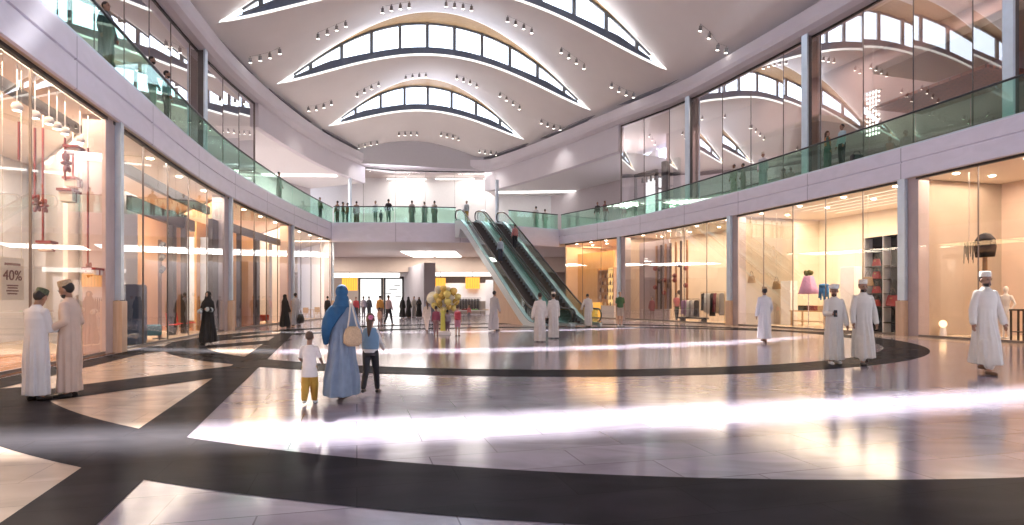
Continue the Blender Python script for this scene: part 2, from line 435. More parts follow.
for k, e in enumerate(EYES):
    u, vc, hw, rb, rt = e; n = 72
    cols = []
    for j in range(n+1):
        v = vc-hw+2*hw*j/n; zb = eyez(e, v, False); zt = eyez(e, v, True); h = zt-zb
        dep = .12+1.9*math.sin(PI*j/n)**3 if u > 30 else .3; tr = min(.14, .4*h); sl = zb+min(.78 if u > 30 else .5, .45*h)
        cols.append((v, zb, zt, h, dep, tr, sl))
    pane = MB(); soffit = MB(); sill = MB(); tr = MB()
    for j, (v, zb, zt, h, dep, t, sl) in enumerate(cols):
        pane.v += [uv2w(u+dep, v, sl), uv2w(u+dep, v, zt)]
        soffit.v += [uv2w(u-.02, v, zt+.02), uv2w(u+dep+.1, v, zt+.01)]
        sill.v += [uv2w(u+.08, v, zb+t), uv2w(u+min(.3, dep*.3), v, sl), uv2w(u+dep+.05, v, sl+.02)]
        tr.v += [uv2w(u-.03, v, zb-.03), uv2w(u-.05, v, zb+t), uv2w(u+.12, v, zb+t)]
        if j < n:
            for mbx, c in ((pane, 2), (soffit, 2), (sill, 3), (tr, 3)):
                for q in range(c-1):
                    a = j*c+q; mbx.f.append([a, a+1, a+c+1, a+c])
    w = struct(pane.build('window_%d' % (k+1), skyglass))
    struct(soffit.build('window_soffit', oak, w)); struct(sill.build('window_sill', sillm, w)); struct(tr.build('window_trim', led, w))
    fr = MB(); nm = max(6, int(2*hw/2.1)); 
    for i in range(1, nm):
        v = vc-hw+2*hw*i/nm; zb = eyez(e, v, False); zt = eyez(e, v, True); h = zt-zb
        dep = .12+1.9*max(0, math.sin(PI*i/nm))**3 if u > 30 else .3; sl = zb+min(.78 if u > 30 else .5, .45*h)
        c = uv2w(u+dep-.06, v, (sl+zt)/2); fr.box(c, (.26 if u > 30 else .07, .16, zt-sl), AX)
    fr.pipe([uv2w(u+c[4]-.05, c[0], c[2]-.09) for c in cols if c[3] > .5], .09, 6)
    fr.pipe([uv2w(u+c[4]-.05, c[0], c[6]+.03) for c in cols if c[3] > .5], .08, 6)
    struct(fr.build('window_frame', framem, w))
    le = MB(); le.pipe([uv2w(u-.05, c[0], c[2]+.02) for c in cols], .045, 6); struct(le.build('window_light_edge', led, w))
# far lunette under the last band
mb = MB(); n = 40; fe = rowprofile('end', None)
for j in range(n+1):
    v = vlim(64.3, -1)-.5+(vlim(64.3, 1)-vlim(64.3, -1)+1)*j/n
    mb.v += [uv2w(64.25, v, 15.7), uv2w(64.25, v, fe(0, v)+.05)]
    if j < n: mb.f.append([2*j, 2*j+1, 2*j+3, 2*j+2])
struct(mb.build('wall_far_lunette', M('lunette_grey', (.56, .54, .57), .7, noise=.02)))
# cornice and roof over the galleries
struct(ribbon(CP, 0, CP.L, [(1.2, 15.62), (.35, 15.60), (.05, 15.66), (-.22, 15.85), (-.30, 16.1), (-.30, 16.72), (-.24, 16.74), (-.22, 16.42), (.7, 16.42)], step=.5).build('trim_13', cornice_m, smooth=False))
b = ribbon(CP, 0, CP.L, [(.05, 17.13), (.05, 17.4), (13, 17.4), (13, 17.13)], closed=True); b.uv = None; struct(b.build('ceiling_roof_slab', graywall))
struct((lambda q: (setattr(q, 'uv', None), q.build('ceiling_gallery', M('gallery_ceiling', (.52, .44, .43), .7, noise=.03)))[1])(ribbon(CP, 0, CP.L, [(1.0, 15.64), (7.5, 15.64)])))
sL0 = CP.at_px(262); sR1 = CP.at_px(616); sCL = CP.at_px(367); sCR = CP.at_px(484); sNL = 4.; sNR = CP.L-4.
# bulkheads past the ends of the gallery shopfronts
for nm, a, b, zz in (('trim_14', sL0, sCL, 13.9), ('trim_15', sCR, sR1, 13.5)):
    q = ribbon(CP, a, b, [(.25, 15.65), (.25, zz), (.6, zz-.08), (.6, 15.65)], closed=True); q.uv = None; struct(q.build(nm, cornice_m))
    q = ribbon(CP, a, b, [(.55, zz+.05), (10, zz+.05)]); q.uv = None; struct(q.build('ceiling_corridor_left' if nm == 'trim_14' else 'ceiling_corridor_right', white_m))
    q = ribbon(CP, a, b, [(8., 7.6), (8., 14.0)]); q.uv = None; struct(q.build('wall_corridor_left' if nm == 'trim_14' else 'wall_corridor_right', M('corridor_wall', (.58, .53, .55), .6, noise=.03)))
struct(MB().box((4.4, 66.6, 13.5), (12.5, .9, .06), -.05).build('ceiling_light_strip', ledsoft)); struct(MB().box((-23.5, 59.5, 13.9), (12, .9, .06), .06).build('ceiling_light_strip', ledsoft))
struct(MB().box((-9, 71.8, 12), (48, .3, 9.4)).build('wall_corridor_far', white_m)); struct(MB().box((-31.8, 55, 12), (.3, 34, 9.4)).build('wall_corridor_end', white_m)); struct(MB().box((14.5, 66, 12), (.3, 12, 9.4)).build('wall_corridor_side', white_m))
struct(MB().box((7, -5.8, 8.5), (34, .3, 17.6)).build('wall_back', cornice_m))
# gallery shopfronts (upper glass), their piers and back walls
def glazing(name, path, s0, s1, off, z0, z1, gm, step, fin=.035, head=True):
    n = max(1, int(round(abs(s1-s0)/step)))
    q = ribbon(path, s0, s1, [(off, z0), (off, z1)], n=n); q.uv = None; g = struct(q.build(name, gm))
    fr = MB(); hd = MB()
    for i in range(n+1):
        d = s0+(s1-s0)*i/n; p = path.at(d, off, (z0+z1)/2); fr.box(p, (.022, .05, z1-z0), path.ang(d))
    for i in range(n):
        a = path.at(s0+(s1-s0)*i/n, off); b2 = path.at(s0+(s1-s0)*(i+1)/n, off)
        dv = b2-a; r = math.atan2(dv.y, dv.x)
        hd.box((a+b2)/2+Vector((0, 0, z1-.05)), (dv.length, .12, .12), r)
        fr.box((a+b2)/2+Vector((0, 0, z0+.04)), (dv.length, .08, .08), r)
    struct(fr.build('window_frame', seam_m, g)); struct(hd.build('window_head', black_m, g)); return g
UPW = M('upper_shop_wall', (.50, .38, .38), .7, noise=.05, scale=.8)
def uppershop(name, wname, s0, s1, step):
    glazing(name, CP, s0, s1, .55, FLOOR2, 15.62, upglass, step)
    q = ribbon(CP, s0, s1, [(5.5, 7.6), (5.5, 15.7)]); q.uv = None; struct(q.build(wname, UPW))
uppershop('window_5', 'wall_gallery_left', sNL, sL0, 2.6)
uppershop('window_6', 'wall_gallery_right', sR1, sNR, 2.6)
def upperpier(px, s=None):
    d = CP.at_px(px) if s is None else s
    p = CP.at(d, .35, (FLOOR2+15.65)/2); a = CP.ang(d)
    b = MB().box(p, (.14, .34, 8.0), a); o = struct(b.build('column', M('column_dark_side', (.12, .11, .11), .5, noise=.05)))  # dark box behind the paler fin
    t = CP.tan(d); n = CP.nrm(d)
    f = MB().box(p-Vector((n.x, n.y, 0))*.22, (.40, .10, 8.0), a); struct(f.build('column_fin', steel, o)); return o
for px in (208, 686, 803, 1006): upperpier(px)
for px in (262, 616):
    d = CP.at_px(px); MBx = MB().box(CP.at(d, .55, 11.6), (.05, .12, 8.0), CP.ang(d)); struct(MBx.build('column_end_post', seam_m))
def fill_lamp(p, size, power, col, up=False, sy=None):  # area light added as fill to brighten gallery shops, corridors and hall
    l = bpy.data.lights.new('ceiling_lamp', 'AREA'); l.shape = 'RECTANGLE'; l.size = size; l.size_y = sy or size; l.energy = power; l.color = col
    o = bpy.data.objects.new('ceiling_lamp', l); COL.objects.link(o); o.location = p
    if up: o.rotation_euler = (PI, 0, 0)
    return o
for s0, s1 in ((CP.at_px(-100), sL0), (sR1, CP.at_px(1200))):
    n = max(2, int(abs(s1-s0)/6))
    for k in range(n): fill_lamp(CP.at(s0+(s1-s0)*(k+.5)/n, 3., 15.5), 3., 130, (1, .80, .66))
for s0, s1 in ((sL0, sCL), (sCR, sR1)):
    for k in range(2): fill_lamp(CP.at(s0+(s1-s0)*(k+.5)/2, 4., 13.85), 4., 420, (1, .93, .88))
for x in (-12, -4, 4): fill_lamp((x, 67.2, 15.4), 4., 220, (1, .95, .9))
for x in (-20, -11, -2): fill_lamp((x, 61.5, 6.1), 5., 430, (1, .92, .84))
beigecan = M('beige_canopy', (.66, .50, .36), .6, noise=.03)
for k, (pa, pb, z) in enumerate(((712, 798, 11.3), (850, 998, 12.6))):
    q = ribbon(CP, CP.at_px(pb), CP.at_px(pa), [(1.4, z), (1.4, z+.35), (5.4, z+.35), (5.4, z)], closed=True); q.uv = None; struct(q.build('ceiling_gallery_shop', beigecan))
# far glass wall of the gallery
glazing('window_7', CP, sCL, sCR, .5, FLOOR2, 15.62, glass('glass_far', (.97, .97, .96), .10, .5), 3.0)
mb = MB().box((-6.5, 69.6, 11.8), (26, .3, 8.4)); struct(mb.build('wall_gallery_far', white_m))
for dx in range(3):
    mb = MB().box((-12+dx*5.5, 68.4, 15.3), (4.4, .5, .1)); struct(mb.build('ceiling_light_panel', ledsoft))
# slim posts on the gallery corners
for px, py_, pz in ((350, 61, 13.9), (497, 60, 13.5)):
    mb = MB().tube(((px-CX)*py_/F, py_, 7.6), ((px-CX)*py_/F, py_, pz), .17, n=14); struct(mb.build('column', steel))

# ------------------------------------------------------------------ ground floor shopfronts
def pier(path, px, w=.8):
    d = path.at_px(px); a = path.ang(d)
    o = struct(MB().box(path.at(d, .45, 3.2), (w, .55, 6.45), a).build('column', pier_m))
    sgn = 1
    f = MB().box(path.at(d+(w*.38 if path is LP else w*.32), .10, 3.95), ((.2 if path is LP else w*.42), .16, 4.98), a); struct(f.build('column_fin', steel, o))
    g = MB().box(path.at(d+w*.32, .08, .72), (w*.5, .26, 1.44), a); struct(g.build('column_base', pierbase, o, bevel=.015)); return d
dl = [LP.at_px(-420)]+[pier(LP, x) for x in (119, 231, 293)]+[LP.L-.15]
pier(LP, 337.5, .5)
dr = [RP.L-.3]+[pier(RP, x) for x in (620, 731, 906)]+[RP.at_px(1290)]
wn = 8
for i in range(4):
    glazing('window_%d' % wn, LP, dl[i]+.1 if i else dl[1]-.3-15., dl[i+1]-.3, .22, .0, 6.44, shopglass, (3.75, 2.6, 2.3, 2.3)[i]); wn += 1
for i in range(4):
    glazing('window_%d' % wn, RP, dr[i]-.3, dr[i+1]+.2, .22, .0, 6.44, shopglass, 2.25); wn += 1
DEPTH = 6.5
shopmats_l = [(cream, shopwood), (white_m, creamfloor), (peach, shopwood), (white_m, creamfloor)]
shopmats_r = [(peach, creamfloor), (cream, creamfloor), (cream, creamfloor), (peach, creamfloor)]
def shop(path, i, s0, s1, wm, fm, nm, depth, lightcol, power):
    q = ribbon(path, s0, s1, [(depth, 0), (depth, 6.5)]); q.uv = None; struct(q.build('wall_'+nm+'_back', wm))
    q = ribbon(path, s0, s1, [(.1, .012), (depth, .012)]); q.uv = None; struct(q.build('floor_'+nm, fm))
    for j, s in enumerate((s0, s1)):
        a = path.at(s, .5); b = path.at(s, depth)
        if path is LP: tt = path.tan(s); b = b+Vector((tt.x, tt.y, 0))*(depth-.5)*1.5
        v = b-a
        mb = MB().box((a+b)/2+Vector((0, 0, 3.2)), (v.length, .12, 6.4), math.atan2(v.y, v.x)); struct(mb.build('wall_'+nm+('_near' if j == 0 else '_side'), wm))
    n = max(1, int(abs(s1-s0)/4))
    for k in range(n):
        s = s0+(s1-s0)*(k+.5)/n; p = path.at(s, depth*.42, 6.3)
        l = bpy.data.lights.new('shop_lamp', 'AREA'); l.shape = 'RECTANGLE'; l.size = abs(s1-s0)/n*.92; l.size_y = depth*.75; l.energy = power/n; l.color = lightcol
        o = bpy.data.objects.new('shop_lamp', l); COL.objects.link(o); o.location = p; o.rotation_euler = (0, 0, path.ang(s))
names_l = ['shop_left_first', 'shop_left_second', 'shop_left_third', 'shop_left_fourth']
names_r = ['shop_right_fourth', 'shop_right_third', 'shop_right_second', 'shop_right_first']
PW_L = [700, 900, 800, 1000]; PW_R = [460, 540, 720, 460]
CL_L = [(1, .74, .52), (1, .86, .72), (1, .66, .34), (1, .86, .70)]; CL_R = [(1, .66, .32), (1, .82, .60), (1, .82, .60), (1, .80, .60)]
DEP_L = [4.2, 5.5, 5.5, 5.5]; DEP_R = [5., 4.5, 6.5, 5.]
for i in range(4): shop(LP, i, dl[i], dl[i+1], *shopmats_l[i], names_l[i], DEP_L[i], CL_L[i], PW_L[i])
for i in range(4): shop(RP, i, dr[i], dr[i+1], *shopmats_r[i], names_r[i], DEP_R[i], CL_R[i], PW_R[i])

# ------------------------------------------------------------------ hall under the far gallery
struct(MB().box((-10, 72.2, 3.2), (46, .4, 6.6)).build('wall_far', M('far_wall', (.52, .43, .37), .6, noise=.04)))
struct(MB().box((-32, 60, 3.2), (.4, 26, 6.6)).build('wall_far_left', tanwall))
struct(MB().box((12.9, 64, 3.2), (.4, 18, 6.6)).build('wall_far_right', tanwall))
# ------------------------------------------------------------------ glass balustrades
def balustrade(path, s0, s1, label, step=2.3):
    a0 = path.at((s0+s1)/2, .1, 7.72)
    t = thing('glass_balustrade', label, 'railing', a0)
    n = max(1, int(round((s1-s0)/step)))
    shoe = ribbon(path, s0, s1, [(.02, 7.70), (.02, 7.78), (.16, 7.78), (.16, 7.70)], closed=True); shoe.uv = None
    def rel(mb): 
        mb.v = [p-a0 for p in mb.v]; return mb
    rel(shoe).build('base_rail', steel, t)
    for i in range(n):
        a = s0+(s1-s0)*i/n+.015; b = s0+(s1-s0)*(i+1)/n-.015
        q = ribbon(path, a, b, [(.08, 7.74), (.08, 9.02), (.10, 9.02), (.10, 7.74)], closed=True, n=3); q.uv = None
        rel(q).build('glass_panel', railglass, t)
    m = max(6, int((s1-s0)/.5))
    hr = MB().pipe([path.at(s0+(s1-s0)*i/m, .09, 9.05)-a0 for i in range(m+1)], .045, 8); hr.build('handrail', rail_m, t, smooth=True)
    return t
balustrade(LP, LP.at_px(-60), LP.L-.1, 'green glass balustrade with dark handrail along the curved gallery above the red gift window')
balustrade(RP, RP.at_px(1120), RP.L-.15, 'long green glass balustrade along the gallery above the golden and cream shops')
balustrade(FP, .15, FP.at_px(456), 'straight glass balustrade on the far gallery, beside the head of the escalators')
balustrade(FP, FP.at_px(509), FP.L-.1, 'short glass balustrade between the escalators and the gallery corner')

# ------------------------------------------------------------------ escalators
EB = Vector((5.05, 34.3)); EE = Vector((-5.75, 14.3)).normalized(); EW = Vector((-EE.y, EE.x))
D0, TN = 1.75, math.tan(math.radians(30)); D1 = D0+FLOOR2/TN; DL = D1+1.5
def ez(d):
    def sp(x, k=.35): return k*math.log(1+math.exp(min(60, x/k)))
    return TN*(sp(d-D0)-sp(d-D1))
def EP(d, wo, z): p = EB+EE*d+EW*wo; return Vector((p.x, p.y, z))
step_m = M('escalator_step', (.06, .045, .04), .35, .3, noise=.15, scale=20)
trussm = M('escalator_side', (.66, .74, .78), .3, .4, noise=.03)
escglass = glass('glass_escalator', (.87, .97, .94), .08, .4)
brass = M('brushed_bronze', (.55, .38, .16), .3, .9)
def escalator(label, w0):
    base = EP(0, w0+.92, 0)
    t = thing('escalator', label, 'escalator', base, 0, 'pair of escalators up to the far gallery')
    def part(mb, name, m, par=t, **k):
        mb.v = [p-base for p in mb.v]; return mb.build(name, m, par, **k)
    N = 60
    ds = [-.2+(DL+.2)*i/N for i in range(N+1)]
    def sheet(wa, wb, lo, hi, d_from=-.2, d_to=DL, nn=N):
        mb = MB()
        for i in range(nn+1):
            d = d_from+(d_to-d_from)*i/nn; z = ez(d)
            mb.v += [EP(d, wa, lo(d, z)), EP(d, wa, hi(d, z)), EP(d, wb, hi(d, z)), EP(d, wb, lo(d, z))]
            if i < nn:
                for q in range(4): a = i*4+q; b = i*4+(q+1) % 4; mb.f.append([a, b, b+4, a+4])
        mb.f += [[0, 1, 2, 3], [nn*4+3, nn*4+2, nn*4+1, nn*4]]
        return mb
    lo = lambda d, z: max(.0, z-.5) if d < D1+.3 else z-1.2
    for wa in (0., 1.72):
        part(sheet(w0+wa, w0+wa+.12, lo, lambda d, z: z+.16), 'side_panel', trussm)
    part(sheet(w0+.10, w0+1.74, lo, lambda d, z: max(.0, z-.5)+.06 if d < D1+.3 else z-.65, d_from=1.2), 'underside', trussm)
    for wa in (-.03, 1.60):
        part(sheet(w0+wa, w0+wa+.26, lambda d, z: z+.155, lambda d, z: z+.20), 'deck_strip', M('deck_teal_steel', (.50, .68, .72), .25, .4))
    for wa in (.08, 1.74):
        part(sheet(w0+wa, w0+wa+.02, lambda d, z: z+.18, lambda d, z: z+.93, d_from=.15, d_to=DL-.25), 'glass_panel', escglass)
        top = [EP(d, w0+wa+.01, ez(d)+.98) for d in [.1+(DL-.3)*i/50 for i in range(51)]]
        def loop(d, sgn):
            return [EP(d+sgn*.36*math.sin(a), w0+wa+.01, ez(d)+.62+.36*math.cos(a)) for a in [PI*k/8 for k in range(1, 9)]]
        pts = loop(.1, -1)[::-1]+top+loop(DL-.2, 1)
        part(MB().pipe(pts, .05, 8), 'handrail', rail_m, smooth=True)
        part(MB().pipe([p-Vector((0, 0, .055)) for p in top], .022, 6), 'handrail_guide', brass)
    d = 1.0
    while d < DL-.5:
        z = ez(d+.2); c = EP(d+.2, w0+.92, z-.13)
        st = MB(); st.box(c-base, (1.2, .41, .26), math.atan2(EW.y, EW.x)+0)
        st.box(EP(d+.02, w0+.92, z-.005)-base, (1.2, .03, .02), math.atan2(EW.y, EW.x))
        st.build('step', step_m, t); d += .4
    for dd, z in ((.35, .02), (DL-.35, FLOOR2+.02)):
        part(MB().box(EP(dd, w0+.92, z), (1.34, .75 if dd < 2 else .9, .05), math.atan2(EW.y, EW.x)), 'landing_plate', chrome)
    return t, part
e1, p1 = escalator('right-hand escalator, its outer handrail next to the golden shop', 0.)
e2, p2 = escalator('left-hand escalator, its side panel above the tan cladding', 1.88)
# cladding below the outer side of the second escalator
pts = [EP(2.6, 3.75, 0)]+[EP(d, 3.75, max(.05, ez(d)-.5)) for d in [2.6+.4*i for i in range(13)]]+[EP(7.4, 3.75, 0)]
mb = MB().prism(pts, (EW.x*-.1, EW.y*-.1, 0)); p2(mb, 'cladding', wood('cladding_tan', (.58, .40, .29), (.64, .46, .34), .4, 2., 2))

# ------------------------------------------------------------------ ceiling spotlights, four to a strip
spot_body = M('spot_grey', (.30, .28, .27), .4, .3)
spot_lens = emit('spot_lens', (1, .93, .82), 9.)
def lampmesh():
    a = MB().lathe([(.03, .0), (.03, -.10), (.095, -.12), (.11, -.40), (.10, -.42), (.0, -.42)][::-1], n=12).mesh('spotlight'); a.materials.append(spot_body)
    b = MB().lathe([(.0, -.435), (.095, -.435), (.095, -.42), (.0, -.415)], n=12).mesh('lens'); b.materials.append(spot_lens)
    return a, b
SPM, LNM = lampmesh()
TRACKS = [(714, 36, "near band, alone at the right tip of the cut-off skylight"),
 (265, 53, "band under the cut-off skylight, first from the left"), (332, 26, "band under the cut-off skylight, second from the left"),
 (396, 3.5, "band just left of the big middle skylight's crown"), (459, 2, "band right above the big middle skylight's crown"),
 (520, 21, "band just right of the big middle skylight's crown"), (573, 55, "band over the big middle skylight's right slope"),
 (623, 88, "band beyond the big middle skylight's right tip"),
 (320, 104, "band beyond the smallest skylight's left tip"), (368, 86, "band over the smallest skylight's left slope"),
 (416, 73, "band left of the smallest skylight's crown"), (467, 78, "band right of the smallest skylight's crown"),
 (510, 98, "band over the smallest skylight's right slope"), (551, 123, "band beyond the smallest skylight's right tip"),
 (368, 142, "last band before the end wall, first from the left"), (408, 131, "last band before the end wall, second from the left"),
 (450, 133.7, "last band before the end wall, third from the left"), (488, 150, "last band before the end wall, fourth from the left")]
for px, py, lab in TRACKS:
    hit = raycast_ceiling(px, py)
    if hit is None: continue
    c = hit[0]; t = thing('track_light', 'four spotlights on the '+lab, 'ceiling lights', c, 0, 'spotlight strips on the ceiling bands')
    zs = []
    for k in range(4):
        p = c+Vector((CRV.x, CRV.y, 0))*(k-1.5)*.6
        zz = None
        for bv in ceil_bvh:
            r = bv.ray_cast(Vector((p.x, p.y, c.z-2.5)), Vector((0, 0, 1)))
            if r[0] is not None: zz = r[0].z; break
        zz = c.z if zz is None or abs(zz-c.z) > 2 else zz
        s = bpy.data.objects.new('spotlight', SPM); COL.objects.link(s); s.parent = t; s.location = (p.x-c.x, p.y-c.y, zz-c.z+.01)
        s.rotation_euler = (.25, 0, AX)
        l = bpy.data.objects.new('lens', LNM); COL.objects.link(l); l.parent = s; zs.append(Vector((p.x-c.x, p.y-c.y, zz-c.z-.02)))
    MB().pipe(zs, .007, 5).build('cable_rail', spot_body, t)
    ld = bpy.data.lights.new('track_lamp', 'SPOT'); ld.energy = 260; ld.color = (1, .95, .9); ld.spot_size = math.radians(100); ld.spot_blend = .8; ld.shadow_soft_size = .15
    lo_ = bpy.data.objects.new('track_lamp', ld); COL.objects.link(lo_); lo_.location = c+Vector((0, 0, -.8))

# ------------------------------------------------------------------ hall below the far gallery
def pbox(mb, x0, x1, y0, y1, Y, dY=.1):
    a = at_depth(x0, y1, Y); b = at_depth(x1, y0, Y)
    return mb.box(((a.x+b.x)/2, Y+dY/2, (a.z+b.z)/2), (abs(b.x-a.x), dY, abs(b.z-a.z)))
lightpanel = emit('soffit_panel', (1, .96, .92), 3.2)
for k, (x0, x1) in enumerate(((400, 424), (426, 455))):
    a = at_depth(x0, 251, 57.6); b = at_depth(x1, 251, 57.6)
    struct(MB().box(((a.x+b.x)/2, 61.5, 6.19), (b.x-a.x, 7.2, .06)).build('ceiling_light_panel', lightpanel))
struct(MB().box((-12, 69., 5.45), (40, 6., 1.7)).build('trim_20', tanwall))                   # lowered front over the back shops
struct(MB().prism([(-8.5, 58, 0), (-7.4, 58, 0), (-9.4, 71, 0), (-13.2, 71, 0)], (0, 0, 5.1)).build('wall_grey_pier', graywall))
struct(MB().box((-18.2, 68.8, 4.35), (10.6, .5, .55)).build('trim_21', emit('lintel_lit', (1, .95, .88), 1.5)))
struct(MB().box((-4.6, 66.6, 4.35), (8.4, .5, .4)).build('trim_22', _mc['lintel_lit']))
dispm = emit('display_wall', (1, .98, .96), 1.15)
for i, (x0, x1) in enumerate(((360, 381), (385.3, 402))):
    t = thing('shop_window_display', ('plain white lit shop window in a black frame beside the orange lantern', 'white lit shop window with small dark shelves beside the grey pier')[i], 'shop window', at_depth((x0+x1)/2, 313, 69))
    o = Vector(t.location)
    def pp(mb, n, m): mb.v = [p-o for p in mb.v]; return mb.build(n, m, t)
    pp(pbox(MB(), x0, x1, 279, 313, 69.1, .1), 'backing', dispm)
    f = MB(); pbox(f, x0-1.6, x0, 277, 313.3, 68.8, .3); pbox(f, x1, x1+1.6, 277, 313.3, 68.8, .3); pbox(f, x0-1.6, x1+1.6, 276.5, 279, 68.8, .3); pp(f, 'frame', black_m)
    if i == 1:
        for (a, b, y) in ((386, 391, 293), (389, 397, 289), (394, 400, 285), (393, 401, 292.5), (395, 401, 296)):
            pp(pbox(MB(), a, b, y, y+.8, 68.75, .35), 'shelf', black_m)
    else:
        pp(pbox(MB(), 361, 367, 303, 304.3, 68.75, .3), 'shelf', black_m)
orangem = emit('orange_lantern', (1, .42, .06), 1.1)
for x0, x1, y0, y1, Y, lab in ((342, 356, 278, 290.5, 67.5, 'orange box lantern left of the white shop windows'), (435.5, 445, 278, 289, 65.5, 'orange box lantern next to the grey pier'), (465.5, 479.5, 277.5, 288.5, 65.5, 'orange box lantern over the dark clothes rail')):
    c = at_depth((x0+x1)/2, y1, Y); t = thing('box_lantern', lab, 'lantern', c)
    wd = (x1-x0)*Y/F; hh = (y1-y0)*Y/F
    MB().box((0, .3, hh/2), (wd, .7, hh)).build('shade', orangem, t)
    sl_ = MB()
    for k in range(7): sl_.box((-wd/2+wd*k/6, -.07, hh/2), (.03, .03, hh))
    sl_.box((0, .3, hh+.02), (wd+.06, .8, .05)); sl_.build('slat_frame', M('oak_frame', (.45, .22, .06), .5), t)
    MB().tube((0, .3, hh), (0, .3, 4.62-c.z), .03).build('hanger', black_m, t)
c = at_depth(455, 300, 66.3); struct(pbox(MB(), 444, 487, 283, 301, 66.4, .2).build('wall_kiosk', white_m))
for x, Y, lab in ((356.5, 67.2, ''), (436.5, 65.3, ''), (466, 65.3, '')):
    pbox(MB(), x, x+8, 291, 304, Y+.9, .1)
struct(pbox(MB(), 485.5, 493, 280, 316, 62, .9).build('column', white_m))
cl = [('dark clothes rail', 455, 482)]
def clothesrail(loc, rz, w, h, cols, lab, group=None, base=black_m, railm=black_m, gl=.95, glabel='garment', sym=True):
    t = thing('clothes_rail', lab, 'clothes rail', loc, rz)
    f = MB(); f.pipe([(-w/2, 0, .02), (-w/2, 0, h), (w/2, 0, h), (w/2, 0, .02)], .022, 8); f.build('frame', railm, t)
    for s in (-1, 1): MB().box((s*w/2, 0, .03), (.06, .5, .05)).build('foot', railm, t)
    n = len(cols); R = Matrix.Rotation(rz, 3, 'Z')
    for i, (cname, cm, ll) in enumerate(cols):
        x = -w/2+.12+(w-.24)*(i+.5)/n; L = gl*(.85+.3*((i*37) % 7)/7)
        g = MB(); g.loft([((0, 0, h-.06-L), .07, .25), ((0, 0, h-.06-L*.5), .06, .21), ((0, 0, h-.20), .06, .20), ((0, 0, h-.10), .04, .16), ((0, 0, h-.07), .012, .03)], 12)
        go = g.build('hanging_garment', cm, None, smooth=True); go.location = Vector(loc)+R @ Vector((x, 0, 0)); go.rotation_euler = (0, 0, rz)
        hk = MB().pipe([(0, 0, h-.08), (0, 0, h-.01), (0, .02, h+.025), (0, -.02, h+.02)], .006, 5).build('hanger_hook', chrome, go)
        tag(go, ll, 'garment', glabel)
    return t
navy = M('cloth_navy', (.02, .02, .03), .8); blackc = M('cloth_black', (.015, .014, .015), .85); whitec = M('cloth_white', (.78, .77, .75), .8)
L = floor_pt(469, 313.6)
clothesrail((L.x, L.y, 0), 0, 2.6, 1.75, [('b', (navy, blackc)[i % 2], 'black coat on the rail under the orange lantern of the far hall') for i in range(14)], 'rail packed with black coats in the far hall', glabel='black coats on the far rail', gl=1.25)
t = thing('display_table', 'long low white table in front of the rail of black coats', 'table', floor_pt(476, 318))
MB().box((0, 0, .62), (3.0, .9, .07)).build('tabletop', white_m, t, bevel=.01)
for sx in (-1.35, 1.35):
    for sy in (-.35, .35): MB().box((sx, sy, .3), (.07, .07, .6)).build('leg', white_m, t)
o = t.location
for i, (dx, cm, lab) in enumerate(((-.9, red_m, 'red folded top at the near end of the white table'), (-.1, M('cloth_green', (.25, .5, .2), .8), 'green folded top in the middle of the white table'), (.8, M('cloth_pale', (.7, .6, .5), .8), 'beige folded top at the far end of the white table'))):
    b = MB().box((0, 0, .05), (.5, .4, .10)).build('folded_top', cm, None, bevel=.03); b.location = (o.x+dx, o.y, .657); tag(b, lab, 'folded clothes')
# ------------------------------------------------------------------ things inside the shops
def spot(path, px, off, z=0.):
    d = path.at_px(px); p = path.at(d); r = Vector((p.x, p.y)).normalized(); n = path.nrm(d)
    q = Vector((p.x, p.y))+r*(off/max(.15, r.dot(n))); return Vector((q.x, q.y, z))
def zat(py, Y): return CAMH+(HY-py)*Y/F
def facing(path, px):
    n = path.nrm(path.at_px(px)); return math.atan2(-n.x, n.y)      # front (-Y) turned to the hall
ribbonm = M('ribbon_red', (.24, .02, .02), .5); giftw = M('gift_paper', (.78, .68, .62), .6)
def bow(c, r):
    b = MB()
    for k in range(6):
        a = PI*k/3+.2; b.ell(Vector(c)+Vector((math.cos(a)*r*.55, 0, math.sin(a)*r*.55)), (r*.5, r*.22, r*.2), 10, 6, Matrix.Rotation(-a, 3, 'Y'))
    return b.ell(c, r*.28, 8, 6)
def hanging_gift(px, off, ytop, ybot, bows, boxes, lab):
    p = spot(LP, px, off); zt, zb = zat(ytop, p.y), zat(ybot, p.y); s = F/p.y
    t = thing('hanging_gift_ribbon', lab, 'window decoration', (p.x, p.y, zb), facing(LP, px), 'red gift ribbons hanging in the shop window')
    H = zt-zb
    MB().box((0, 0, H/2), (.06, .03, H)).build('ribbon', ribbonm, t)
    MB().tube((0, 0, H), (0, 0, 6.44-zb), .008, n=6).build('wire', chrome, t)
    for y, r in bows: bow((0, -.03, zat(y, p.y)-zb), r*.75).build('bow', ribbonm, t, smooth=True)
    for dx, y, w, h in boxes:
        z = zat(y, p.y)-zb; dx *= .75; w *= .8; h *= .8; g = MB().box((dx, -.12, z), (w, .3, h)).build('gift_box', giftw, t, bevel=.01)
        MB().box((dx, -.12, z), (.07, .31, h+.01)).box((dx, -.12, z+h*.5), (w+.16, .32, .06)).build('ribbon_band', ribbonm, g)
hanging_gift(19, 0.8, 122, 160, [], [], 'single short red ribbon hanging leftmost in the cream window')
hanging_gift(35, 0.8, 128, 206, [(203, .30)], [], 'long red ribbon with a bow hanging second from the left')
hanging_gift(43, 1.2, 128, 244, [(206, .26)], [(-.1, 247, .3, .28)], 'longest red ribbon with bow and box hanging behind the white-robed man')
hanging_gift(65, 0.55, 138, 180, [(163, .34)], [(.25, 149, .36, .2), (-.1, 197, .5, .34)], 'red ribbon with a big star bow and two boxes')
hanging_gift(73, 1.0, 146, 200, [(184, .30)], [(-.35, 185, .45, .26)], 'short red ribbon with bow and box beside the star bow')
